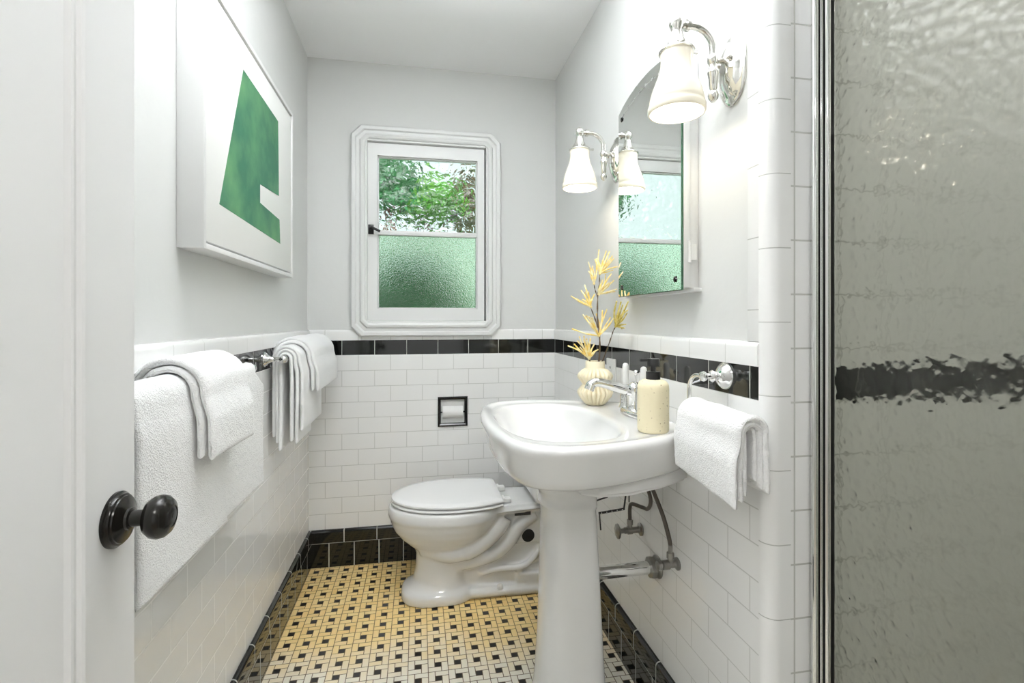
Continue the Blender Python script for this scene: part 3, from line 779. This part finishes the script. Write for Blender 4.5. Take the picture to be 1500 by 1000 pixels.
for sg in (1, -1):
    bm = nb(); lathe(bm, [(.022, .010), (.0185, .018), (.016, .035), (.017, .048), (.012, .056), (.010, .06)], (FX, FY + sg * .063, SZ), (0, 0, 1), 24)
    h = obj('handle', bm, 'chrome', t, smooth=50)
    bm = nb(); lathe(bm, [(.0085, .055), (.0095, .07), (.0095, .136), (.0085, .143), (.005, .147), (.001, .148)], (FX, FY + sg * .063, SZ), (0, 0, 1), 20)
    obj('handle_lever', bm, 'white', h, smooth=50)['label'] = 'white porcelain upright lever'

# soap dispenser
P = (.592, 1.186, SZ - .0035)
t = thing('soap_dispenser', 'cream speckled soap bottle with a black pump on the sink edge', 'soap dispenser', P)
bm = nb(); lathe(bm, [(.001, 0), (.036, 0), (.0388, .003), (.0395, .008), (.0395, .110), (.0385, .119), (.034, .127), (.026, .1315), (.019, .133), (.001, .133)], P, (0, 0, 1), 48); obj('bottle', bm, 'soap', t, smooth=40)
bm = nb(); lathe(bm, [(.018, .131), (.018, .152), (.016, .153), (.007, .153), (.007, .170)], P, (0, 0, 1), 28)
lathe(bm, [(.001, .1665), (.0165, .1665), (.0165, .184), (.0155, .1855), (.001, .186)], P, (0, 0, 1), 28)
box(bm, (P[0] - .036, P[1] - .0035, P[2] + .178), (P[0], P[1] + .0035, P[2] + .186), .0015)
obj('pump', bm, 'blackplastic', t, smooth=40)['label'] = 'black plastic pump'

# vase with twigs
VP = Vector((.588, 1.600, SZ - .0035))
t = thing('vase', 'cream pleated double bulge vase on the far corner of the sink', 'vase', VP)
prof = [(.001, .001), (.028, 0), (.034, .003), (.042, .014), (.052, .028), (.0575, .040), (.056, .048), (.047, .060), (.040, .068), (.046, .077), (.055, .088), (.0575, .096), (.053, .106), (.042, .117), (.034, .122), (.0325, .125), (.0325, .145), (.031, .1465), (.028, .145), (.028, .10), (.001, .09)]
def pleat(a, h):
    k = max(0, 1 - abs(((h - .041) if h < .068 else (h - .095)) / .042)) if .004 < h < .122 else 0
    return 1 + .19 * min(1, k * 2.6) * (.25 - (1 - abs(math.sin(a * 11))) ** 2)
bm = nb(); lathe(bm, prof, VP, (0, 0, 1), 240, fn=pleat); obj('pleated_body', bm, 'vase', t, smooth=50)

th_, f_ = .1867, 729.12
def at(px, py, y):
    """a point on the vertical plane at depth y that appears there in the photograph's camera"""
    u = (px - 750) / f_; X = math.sin(th_) + u * math.cos(th_); Y = math.cos(th_) - u * math.sin(th_)
    k = y / Y; return Vector((X * k, y, 1.185 + (469 - py) / f_ * k))
LEAN = [0.0]
def crop(cx_, cy_, dy=0.0): return at(820 + cx_ / 3.843, 350 + cy_ / 3.843, VP.y + dy + LEAN[0] * (680 - cy_) / 480)
def petal(bm, a, b, bend, r0):
    a, b = Vector(a), Vector(b); m = (a + b) / 2 + bend
    pts = spline([a, m, b], 5); n = len(pts)
    tube(bm, pts, [r0 * (.55 + .6 * math.sin(PI * min(.85, i / (n - 1) + .12))) for i in range(n)], 6)
def blossom(parent, node, tips, mat, r0=.0029, dep=.03):
    bm = nb(); q = crop(*node)
    for tx, ty in tips:
        dy = rnd.uniform(-dep, dep); e = crop(tx, ty, dy)
        petal(bm, q, e, Vector((rnd.uniform(-.006, .006), rnd.uniform(-.006, .006), rnd.uniform(-.004, .006))), r0)
        if rnd.random() < .7:
            e2 = q.lerp(e, rnd.uniform(.6, .95)) + Vector((rnd.uniform(-.014, .014), rnd.uniform(-.03, .03), rnd.uniform(-.012, .012)))
            petal(bm, q, e2, Vector((rnd.uniform(-.008, .008), rnd.uniform(-.008, .008), 0)), r0 * .85)
    ball(bm, q, .005)
    obj('blossom', bm, mat, parent, smooth=60)
def twig(label, paths, blossoms, mat):
    t = thing('flowering_twig', label, 'flower', VP + Vector((0, 0, .09)), 'spidery yellow flowering twigs in the vase')
    bm = nb()
    for path, r0, r1 in paths:
        pts = spline(path, 5); n = len(pts)
        tube(bm, pts, [r0 + (r1 - r0) * i / (n - 1) + .0008 * math.sin(i * 1.9) for i in range(n)], 8)
    obj('stem', bm, 'stem', t, smooth=60)
    for nd, tips in blossoms: blossom(t, nd, tips, mat)
    return t
LEAN[0] = .105
base1 = VP + Vector((.002, .0, .095))
twig('tall brown twig with pale yellow spidery blossoms rising from the vase',
     [([base1, crop(222, 670), crop(224, 545), crop(212, 440), crop(214, 320), crop(222, 260), crop(225, 195)], .0036, .0018),
      ([crop(216, 500), crop(195, 440), crop(172, 380)], .0024, .0016), ([crop(214, 330), crop(200, 290), crop(192, 250)], .002, .0014)],
     [((225, 195), [(220, 60), (262, 65), (325, 85), (325, 155), (290, 112), (240, 120), (280, 70), (208, 110)]),
      ((218, 312), [(290, 195), (305, 232), (320, 282), (258, 200), (275, 250), (240, 230), (232, 250)]),
      ((192, 250), [(160, 128), (205, 128), (172, 160), (185, 150)]),
      ((174, 382), [(140, 258), (128, 340), (62, 320), (160, 298), (196, 310), (120, 290), (186, 340)]),
      ((220, 545), [(148, 430), (265, 395), (312, 430), (68, 505), (180, 440), (240, 400), (130, 425), (205, 420), (250, 440)])], 'petal')
LEAN[0] = 0
twig('short twig with a low yellow spidery blossom spilling over the vase rim', [([VP + Vector((-.004, -.004, .095)), crop(165, 672)], .0026, .002)],
     [((165, 672), [(45, 600), (98, 572), (110, 548), (136, 545), (172, 558), (215, 622), (80, 590), (150, 560), (195, 590)])], 'petal')
LEAN[0] = -.15
twig('slanting twig with one mustard yellow blossom leaning toward the mirror',
     [([VP + Vector((.006, .002, .095)), crop(247, 670), crop(280, 580), crop(300, 520), crop(315, 490)], .0024, .0014)],
     [((315, 490), [(320, 350), (345, 352), (385, 352), (382, 400), (372, 480), (340, 372), (330, 400), (360, 420), (350, 505)])], 'dkpetal')

# electrical outlet behind the vase
t = thing('wall_outlet', 'white wall outlet plate over the black band behind the vase', 'outlet', (XR, 1.733, .985))
obj('cover_plate', box(nb(), (XR - .006, 1.692, .929), (XR, 1.776, 1.044), .002), 'white', t)
bm = nb(); lathe(bm, [(.016, 0), (.016, .0025), (.014, .003), (.001, .003)], (XR - .005, 1.733, 1.010), (-1, 0, 0), 24, sx=.8); lathe(bm, [(.016, 0), (.016, .0025), (.014, .003), (.001, .003)], (XR - .005, 1.733, .965), (-1, 0, 0), 24, sx=.8)
so = obj('socket_face', bm, 'white', t)
for z in (1.012, .967):
    for dy in (-.005, .005):
        bm = nb(); box(bm, (XR - .0086, 1.733 + dy - .001, z - .004), (XR - .0079, 1.733 + dy + .001, z + .004)); obj('socket_slot', bm, 'rubber', so, smooth=0)

# ------------------------------------------------------------------ plumbing under the sink
def valve(y, hy, hz, label):
    t = thing('shutoff_valve', label, 'valve', (XR, y, .515), 'shutoff valves under the sink'); z = .515
    bm = nb(); lathe(bm, [(.020, 0), (.020, .004), (.011, .008), (.0095, .012), (.0095, .030), (.0125, .031), (.0125, .046), (.010, .047), (.010, .056), (.0075, .058), (.0075, .070), (.004, .071), (.004, .078)], (XR, y, z), (-1, 0, 0), 20)
    tube(bm, [(XR - .038, y, z), (XR - .038, y, z + .022)], .008, 14); tube(bm, [(XR - .038, y, z + .018), (XR - .038, y, z + .034)], .0095, 6)
    obj('valve_body', bm, 'dullmetal', t, smooth=35)
    bm = nb(); lathe(bm, [(.010, .074), (.021, .076), (.0235, .079), (.021, .082), (.010, .083), (.004, .086), (.001, .086)], (XR, y, z), (-1, 0, 0), 28, fn=lambda a, h: 1 + .05 * math.cos(8 * a))
    obj('valve_handle', bm, 'dullmetal', t, smooth=45)
    return t
valve(1.492, 0, 0, 'grey shutoff valve on the tiled wall, far one under the sink')
# the nearer valve seen end-on beside the drain
t = thing('shutoff_valve', 'grey shutoff valve on the tiled wall, near one just past the drain flange', 'valve', (XR, 1.262, .515), 'shutoff valves under the sink')
bm = nb(); lathe(bm, [(.017, 0), (.017, .004), (.010, .008), (.0095, .012), (.0095, .026), (.0125, .027), (.0125, .046), (.010, .047), (.010, .050), (.0125, .052), (.0125, .060), (.008, .062), (.001, .063)], (XR, 1.262, .515), (-1, 0, 0), 20)
tube(bm, [(XR - .022, 1.262, .515), (XR - .022, 1.262, .545)], .008, 14); tube(bm, [(XR - .022, 1.262, .532), (XR - .022, 1.262, .548)], .0100, 6); tube(bm, [(XR - .022, 1.262, .548), (XR - .022, 1.262, .568)], .006, 10)
obj('valve_body', bm, 'dullmetal', t, smooth=35)
def hose(pts, label):
    bm = nb(); tube(bm, spline(pts, 8), .0058, 10)
    return tag(obj('supply_hose', bm, 'hose', None, smooth=60), label, 'hose', 'supply hoses under the sink')
hose([(XR - .038, 1.492, .549), (XR - .038, 1.492, .585), (XR - .036, 1.480, .603), (XR - .022, 1.44, .607), (XR - .018, 1.405, .615), (XR - .022, 1.38, .65), (XR - .040, 1.372, .70), (FX + .01, 1.41, .7635)], 'brown supply hose looping up from the far shutoff valve')
hose([(XR - .022, 1.262, .568), (XR - .024, 1.268, .59), (XR - .030, 1.29, .64), (XR - .038, 1.325, .69), (XR - .047, 1.345, .73), (XR - .052, 1.352, .7635)], 'brown supply hose rising from the near shutoff valve')
t = thing('drain_pipe', 'thick chrome drain pipe running from the pedestal to the wall', 'pipe', (XR, 1.378, .451))
bm = nb(); tube(bm, [(.40, 1.378, .449), (XR - .01, 1.378, .451)], .0185, 24); obj('pipe', bm, 'chrome', t, smooth=60)
bm = nb(); lathe(bm, [(.033, .0), (.033, .003), (.028, .008), (.022, .012)], (XR, 1.378, .451), (-1, 0, 0), 28)
lathe(bm, [(.022, .014), (.031, .014), (.031, .026), (.028, .029), (.019, .030)], (XR, 1.378, .451), (-1, 0, 0), 8)
obj('flange', bm, 'dullmetal', t, smooth=30)
t = thing('drain_linkage', 'thin dark bent drain lever with a perforated strap under the sink', 'drain lever', (.56, 1.39, .72))
yk = 1.36
def pk(x, y): return at(x, y, yk)
for pts, r in (([pk(917, 718), pk(917, 722), pk(914, 745)], .0026), ([pk(921.5, 716), pk(921.5, 735)], .002), ([pk(878, 751), pk(880, 776)], .0022), ([pk(868, 734.8), pk(890, 727.5)], .0024)):
    bm = nb(); tube(bm, pts, r, 8); obj('rod', bm, 'steel', t, smooth=60)
a, b = pk(915, 745), pk(877, 751.5); bm = nb(); tube(bm, [a, b], .0036, 4); ob = obj('strap', bm, 'steel', t)
bm = nb()
for k in range(5):
    c = a.lerp(b, .08 + .2 * k); ball(bm, c + Vector((-.002, -.0030, 0)), .0016, seg=8)
obj('strap_hole', bm, 'white', ob)

# ------------------------------------------------------------------ toilet
TY = 2.19
toi = thing('toilet', 'white two-piece toilet with closed lid behind the sink', 'toilet', (.12, TY, 0))
def egg(xf, xb, hy, z, ex=2.25, n=64, yc=TY):
    pts = []; xc = xb - min(hy * 1.05, (xb - xf) * .45)
    for k in range(n):
        a = 2 * PI * k / n; c_, s_ = math.cos(a), math.sin(a)
        r = (xb - xc) if c_ > 0 else (xc - xf)
        pts.append((xc + r * math.copysign(abs(c_) ** (2 / ex), c_), yc + hy * math.copysign(abs(s_) ** (2 / ex), s_), z))
    return pts
bm = nb()
# front foot, column and bowl
rings(bm, [egg(-.068, .235, .118, 0, 2.8), egg(-.072, .238, .121, .012, 2.8), egg(-.070, .236, .119, .036, 2.8), egg(-.060, .228, .110, .048, 2.7), egg(-.040, .218, .100, .060, 2.5), egg(-.020, .214, .095, .080), egg(-.010, .212, .092, .13), egg(-.008, .214, .092, .19), egg(-.018, .23, .100, .215), egg(-.045, .26, .122, .238), egg(-.075, .30, .146, .265), egg(-.098, .33, .165, .295), egg(-.112, .35, .177, .325), egg(-.117, .36, .182, .345), egg(-.119, .362, .1835, .352), egg(-.124, .366, .189, .356), egg(-.125, .368, .190, .372), egg(-.123, .368, .189, .392), egg(-.116, .364, .183, .402), egg(-.10, .35, .17, .404)])
# rear shelf
def slab(x0, x1, h0, h1, z0, z1, bev):
    b2 = nb(); prism(b2, [(x0, TY - h0), (x1, TY - h1), (x1, TY + h1), (x0, TY + h0)], z0, z1, 'z')
    bmesh.ops.bevel(b2, geom=b2.edges[:], offset=bev, segments=3, affect='EDGES')
    me = bpy.data.meshes.new('tmp'); b2.to_mesh(me); b2.free(); bm.from_mesh(me); bpy.data.meshes.remove(me)
slab(.24, .64, .150, .105, .362, .402, .016)
slab(.30, .62, .075, .085, .20, .375, .02)
# rear body and base plate
slab(.16, .64, .060, .070, .0, .30, .02)
slab(.10, .65, .092, .108, .0, .046, .012)
slab(.40, .65, .088, .098, .04, .115, .018)
# trapway relief on the near and far side
for sg in (-1, 1):
    tube(bm, spline([(.02, TY + sg * .045, .225), (.12, TY + sg * .085, .205), (.20, TY + sg * .092, .215), (.28, TY + sg * .092, .255), (.33, TY + sg * .088, .300), (.36, TY + sg * .08, .345)], 6), [.036] * 12 + [.040] * 12 + [.042] * 7, 20)
    tube(bm, spline([(.16, TY + sg * .06, .150), (.25, TY + sg * .070, .165), (.33, TY + sg * .074, .190), (.385, TY + sg * .076, .235), (.43, TY + sg * .074, .300), (.50, TY + sg * .07, .345)], 6), .032, 20)
    tube(bm, spline([(.26, TY + sg * .062, .10), (.33, TY + sg * .076, .118), (.44, TY + sg * .084, .122), (.50, TY + sg * .080, .16), (.54, TY + sg * .07, .22)], 6), .014, 14)
bowl = obj('bowl', bm, 'china', toi, smooth=180)
md = bowl.modifiers.new('fuse', 'REMESH'); md.mode = 'VOXEL'; md.voxel_size = .0055; md.use_smooth_shade = True
ms = bowl.modifiers.new('soften', 'SMOOTH'); ms.factor = .5; ms.iterations = 12
bm = nb(); box(bm, (.445, TY - .0765, .205), (.50, TY - .0735, .30))
bm.free()
bm = nb(); lathe(bm, [(.028, 0), (.028, .003), (.026, .004), (.001, .004)], (.470, TY - .0785, .252), (0, -1, 0), 28); obj('trap_hole', bm, 'rubber', toi)['label'] = 'black round opening in the side'
obj('sticker', box(nb(), (.405, TY - .1085, .352), (.475, TY - .106, .367)), 'label', toi, smooth=0)
for sg in (-1, 1):
    bm = nb(); lathe(bm, [(.013, .040), (.013, .050), (.010, .057), (.005, .061), (.001, .062)], (.345, TY + sg * .088, 0), (0, 0, 1), 20); obj('bolt_cap', bm, 'white', toi, smooth=60)
def seat_ring(ins, z, back=.352):
    pts = []
    xf, hy = -.112 + ins, .184 - ins
    for k in range(72):
        a = 2 * PI * k / 72; c_, s_ = math.cos(a), math.sin(a); xc = .16
        r = (back + .10 - ins - xc) if c_ > 0 else (xc - xf)
        x = xc + r * math.copysign(abs(c_) ** (2 / 2.1), c_); y = hy * math.copysign(abs(s_) ** (2 / 2.1), s_)
        pts.append((min(x, back - ins), TY + y, z))
    return pts
bm = nb(); rings(bm, [seat_ring(.012, .4075), seat_ring(.003, .4085), seat_ring(0, .412), seat_ring(.002, .4175), seat_ring(.009, .4195)])
for bx_, by_ in ((-.02, .12), (-.02, -.12), (.24, .15), (.24, -.15)): lathe(bm, [(.009, .4035), (.009, .4085)], (bx_, TY + by_, 0), (0, 0, 1), 12)
obj('seat', bm, 'seat', toi, smooth=40)
bm = nb(); rings(bm, [seat_ring(.016, .4245), seat_ring(.003, .4245), seat_ring(.0005, .427), seat_ring(.001, .433), seat_ring(.006, .4375), seat_ring(.03, .4400), seat_ring(.09, .4415)])
for bx_, by_ in ((-.02, .12), (-.02, -.12), (.24, .15), (.24, -.15)): lathe(bm, [(.009, .4192), (.009, .4246)], (bx_, TY + by_, 0), (0, 0, 1), 12)
obj('lid', bm, 'seat', toi, smooth=40)
for sg in (-1, 1):
    bm = nb(); box(bm, (.350, TY + sg * .075 - .02, .402), (.392, TY + sg * .075 + .02, .422), .005); tube(bm, [(.362, TY + sg * .075 - .024, .418), (.362, TY + sg * .075 + .024, .418)], .007, 12); obj('seat_hinge', bm, 'white', toi)
bm = nb()
def tank(x0, x1, h, z, ex=7):
    xc = (x0 + x1) / 2; a_ = (x1 - x0) / 2; pts = []
    for k in range(48):
        q = 2 * PI * k / 48; c_, s_ = math.cos(q), math.sin(q)
        pts.append((xc + a_ * math.copysign(abs(c_) ** (2 / ex), c_), TY + h * math.copysign(abs(s_) ** (2 / ex), s_), z))
    return pts
rings(bm, [tank(.54, .64, .13, .403), tank(.50, .672, .175, .410), tank(.482, .682, .195, .425), tank(.475, .686, .205, .45), tank(.470, .688, .213, .60), tank(.466, .69, .218, .71)])
obj('tank', bm, 'china', toi, smooth=50)
bm = nb(); rings(bm, [tank(.462, .694, .222, .711), tank(.456, .697, .228, .716), tank(.455, .697, .229, .735), tank(.460, .694, .224, .745), tank(.50, .66, .18, .748)]); obj('tank_lid', bm, 'china', toi, smooth=50)

# ------------------------------------------------------------------ recessed paper holder
t = thing('toilet_paper_holder', 'black glazed recessed paper holder in the back wall tile', 'paper holder', (.172, YB, .652))
bm = nb(); HX0, HX1, HZ0, HZ1 = .0975, .2465, .6525, .8015
rs = []
for i, dpt in ((0, .0), (.0, -.007), (.003, -.010), (.008, -.010), (.014, -.006), (.016, .0), (.018, .10)):
    rs.append([(x, YB + dpt, z) for x, z in ((HX0 + i, HZ0 + i), (HX1 - i, HZ0 + i), (HX1 - i, HZ1 - i), (HX0 + i, HZ1 - i))])
rings(bm, rs, False, True); obj('recess', bm, 'blackceramic', t, smooth=30)
bm = nb(); tube(bm, [(HX0 + .014, YB + .012, .722), (HX1 - .014, YB + .012, .722)], .006, 12); obj('roller', bm, 'blackplastic', t)
bm = nb(); lathe(bm, [(.012, 0), (.0315, 0), (.032, .002), (.032, .100), (.0315, .102), (.012, .102)], (.121, YB + .016, .722), (1, 0, 0), 40, cap=False)
lathe(bm, [(.012, 0), (.012, .102)], (.121, YB + .016, .722), (1, 0, 0), 24, cap=False)
tag(obj('toilet_paper_roll', bm, 'paper', None, smooth=40), 'white toilet paper roll in the black recessed holder', 'toilet paper')

# ------------------------------------------------------------------ shower enclosure
t = thing('shower_door', 'rippled glass shower door with chrome upright frame on the right', 'shower door', (.83, .4, .0))
GX = .838
bm = nb()
box(bm, (.800, YS - .020, .10), (.829, YS - .0005, 1.98), .002)
for x, r in ((.7945, .0065), (.808, .0045), (.8225, .0075)):
    tube(bm, [(x, YS - .0185, .10), (x, YS - .0185, 1.98)], r, 16)
box(bm, (.818, YE + .002, .06), (.858, YS - .0005, .10), .004); box(bm, (.815, YE + .002, 1.98), (.861, YS - .0005, 2.02), .004)
box(bm, (.818, YE + .002, .10), (.858, YE + .03, 1.98), .004)
obj('frame', bm, 'chrome', t, smooth=40)
for x0, x1 in ((.829, .8365), (.8125, .8160), (.8008, .8038)):  # first is the gasket; the other two paint dark groove shade between beads
    obj('gasket_and_groove_shade', box(nb(), (x0, YS - .0222, .10), (x1, YS - (.0005 if x0 > .82 else .0195), 1.98)), 'rubber', t, smooth=0)
obj('caulk_strip', box(nb(), (.8366, YS - .019, .10), (.8425, YS - .0005, 1.98), .001), 'caulk', t)
obj('glass', box(nb(), (GX, YE + .03, .10), (GX + .005, YS - .019, 1.98)), 'showerglass', t, smooth=0)['label'] = 'rippled translucent glass'
struct(obj('trim_1', box(nb(), (.80, YE, 0), (.878, YS, .06), .004), 'china'), 'white shower curb')

# ------------------------------------------------------------------ garden beyond the window
def shrub(name, c, r, n, mat, label, trunk=True, sz=.09):
    c = Vector(c); t = thing(name, label, 'shrub', (c.x, c.y, -1.0), 'garden greenery beyond the window')
    bm = nb()
    for i in range(n):
        while True:
            q = Vector((rnd.uniform(-1, 1), rnd.uniform(-1, 1), rnd.uniform(-1, 1)))
            if q.length < 1: break
        p = c + Vector((q.x * r[0], q.y * r[1], q.z * r[2]))
        a = Vector((rnd.uniform(-1, 1), rnd.uniform(-1, 1), rnd.uniform(-.6, .6))).normalized(); b = a.cross(Vector((rnd.uniform(-1, 1), rnd.uniform(-1, 1), rnd.uniform(-1, 1)))).normalized()
        s = sz * rnd.uniform(.6, 1.3)
        vs = [bm.verts.new(p + a * s * u + b * s * v) for u, v in ((-1, 0), (-.3, .35), (.4, .3), (1, 0), (.4, -.3), (-.3, -.35))]
        bm.faces.new(vs)
    obj('foliage', bm, mat, t, smooth=0)
    bm = nb(); tube(bm, [(c.x, c.y, -1), (c.x + .03, c.y, c.z * .5), (c.x, c.y, c.z)], [.06, .045, .02], 8); obj('trunk', bm, 'bark', t)
    return t
struct(obj('garden_ground', box(nb(), (-5, 2.67, -1.1), (6, 9, -1.0)), 'leafdk', smooth=0))
shrub('garden_shrub', (-.05, 3.35, .96), (.50, .30, .62), 2600, 'leafdk', 'dark green shrub behind the frosted lower window pane')
shrub('garden_tree', (-.24, 4.1, 2.30), (.25, .25, .23), 560, 'leafdk', 'dark green tree crown at the left of the upper window pane', sz=.07)
shrub('garden_tree', (.06, 4.8, 2.32), (.40, .25, .22), 800, 'leaf', 'bright green tree crown behind the middle of the upper window pane', sz=.08)
shrub('garden_tree', (.56, 5.5, 2.45), (.24, .25, .42), 480, 'bronzeleaf', 'bronze green tree crown at the right of the upper window pane', sz=.08)
struct(obj('garden_wall', box(nb(), (-5, 7.0, -1.0), (6, 7.2, 2.2)), 'pale', smooth=0))

# ------------------------------------------------------------------ lights
def lamp(name, kind, loc, energy, col=(1, 1, 1), rot=(0, 0, 0), **kw):
    l = bpy.data.lights.new(name, kind); l.energy = energy; l.color = col
    for k, v in kw.items(): setattr(l, k, v)
    o = bpy.data.objects.new(name, l); C.objects.link(o); o.location = loc; o.rotation_euler = rot; return o
for s in (s1, s2):
    lamp('sconce_light', 'POINT', (s.location.x - .142, s.location.y, s.location.z + .090 - .178), .6, (1, .93, .82), shadow_soft_size=.02)
t = thing('added_hall_lamp', 'added unseen round white fill lamp in the hall outside the doorway', 'ceiling lamp', (0, -.8, ZC))  # added out of view to brighten from the hall, no such lamp known
bm = nb(); lathe(bm, [(.17, 0), (.17, -.02)], (0, -.8, ZC), (0, 0, 1), 40); obj('fill_base', bm, 'white', t)
bm = nb(); lathe(bm, [(.16, -.02), (.15, -.05), (.10, -.075), (.001, -.085)], (0, -.8, ZC), (0, 0, 1), 40); obj('fill_shade', bm, 'hallfill', t, smooth=60)
LX, LY, LZ = .07, 1.0, 1.96
t = thing('added_fill_bowl', 'added unseen white glass fill bowl hanging from the bathroom ceiling', 'ceiling lamp', (LX, LY, ZC))  # added out of view with an upward spot, for soft even room light
bm = nb(); lathe(bm, [(.06, 0), (.06, -.012), (.03, -.025), (.006, -.03), (.006, LZ - ZC - .05), (.02, LZ - ZC - .06)], (LX, LY, ZC), (0, 0, 1), 24); obj('fill_stem', bm, 'nickel', t, smooth=40)
bo = [(.004, -.075), (.05, -.07), (.095, -.05), (.125, -.02), (.138, .012)]
bm = nb(); lathe(bm, bo + [(r - .005, h + .003) for r, h in reversed(bo)], (LX, LY, LZ), (0, 0, 1), 40, cap=False); obj('fill_bowl', bm, 'fillbowl', t, smooth=60)
lamp('room_fill_spot', 'SPOT', (LX, LY, LZ + .03), 162, (.94, .97, 1), rot=(PI, 0, 0), spot_size=math.radians(140), spot_blend=.75, shadow_soft_size=.05)
t = thing('added_shower_lamp', 'added unseen small round fill lamp in the shower ceiling', 'ceiling lamp', (1.22, .42, ZC))  # added to brighten the shower behind the glass, no fixture known there
bm = nb(); lathe(bm, [(.085, 0), (.085, -.004), (.07, -.006), (.068, 0)], (1.22, .42, ZC), (0, 0, 1), 32); obj('fill_trim', bm, 'white', t)
lamp('shower_fill_light', 'AREA', (1.22, .42, ZC - .01), 1.2, (1, .985, .94), shape='DISK', size=.13)
lamp('hall_fill_light', 'AREA', (0, -.8, ZC - .10), 8, (1, .985, .96), shape='DISK', size=.5)  # fill light of the added hall lamp
lamp('hall_fill_panel', 'AREA', (0.05, -1.95, 1.45), 4.5, (.95, .975, 1), rot=(PI / 2, 0, 0), shape='RECTANGLE', size=1.5, size_y=1.7)  # added fill panel shining in from the hall, there is no window
lamp('sun', 'SUN', (0, 0, 5), 6.0, (1, .96, .88), rot=(math.radians(48), 0, math.radians(15)), angle=.02)

wd = bpy.data.worlds.new('world'); bpy.context.scene.world = wd; wd.use_nodes = True
bg = wd.node_tree.nodes['Background']; bg.inputs['Color'].default_value = (.82, .96, .97, 1); bg.inputs['Strength'].default_value = .85

# ------------------------------------------------------------------ camera and view
cam = bpy.data.cameras.new('camera'); co = bpy.data.objects.new('camera', cam); C.objects.link(co)
co.location = (0, 0, 1.185); co.rotation_euler = (PI / 2, 0, -th_)
cam.sensor_width = 36; cam.lens = f_ / 1500 * 36; cam.shift_y = -31 / 1500; cam.clip_start = .01
sc = bpy.context.scene; sc.camera = co
sc.view_settings.view_transform = 'Standard'; sc.view_settings.look = 'None'; sc.view_settings.gamma = 1
sc.view_settings.use_curve_mapping = False; sc.view_settings.exposure = 0.40
sc.cycles.use_denoising = True; sc.cycles.adaptive_threshold = 0.02
sc.cycles.max_bounces = 10; sc.cycles.diffuse_bounces = 5; sc.cycles.glossy_bounces = 5; sc.cycles.transmission_bounces = 8
sc.cycles.sample_clamp_indirect = 8; sc.cycles.caustics_reflective = True; sc.cycles.caustics_refractive = True
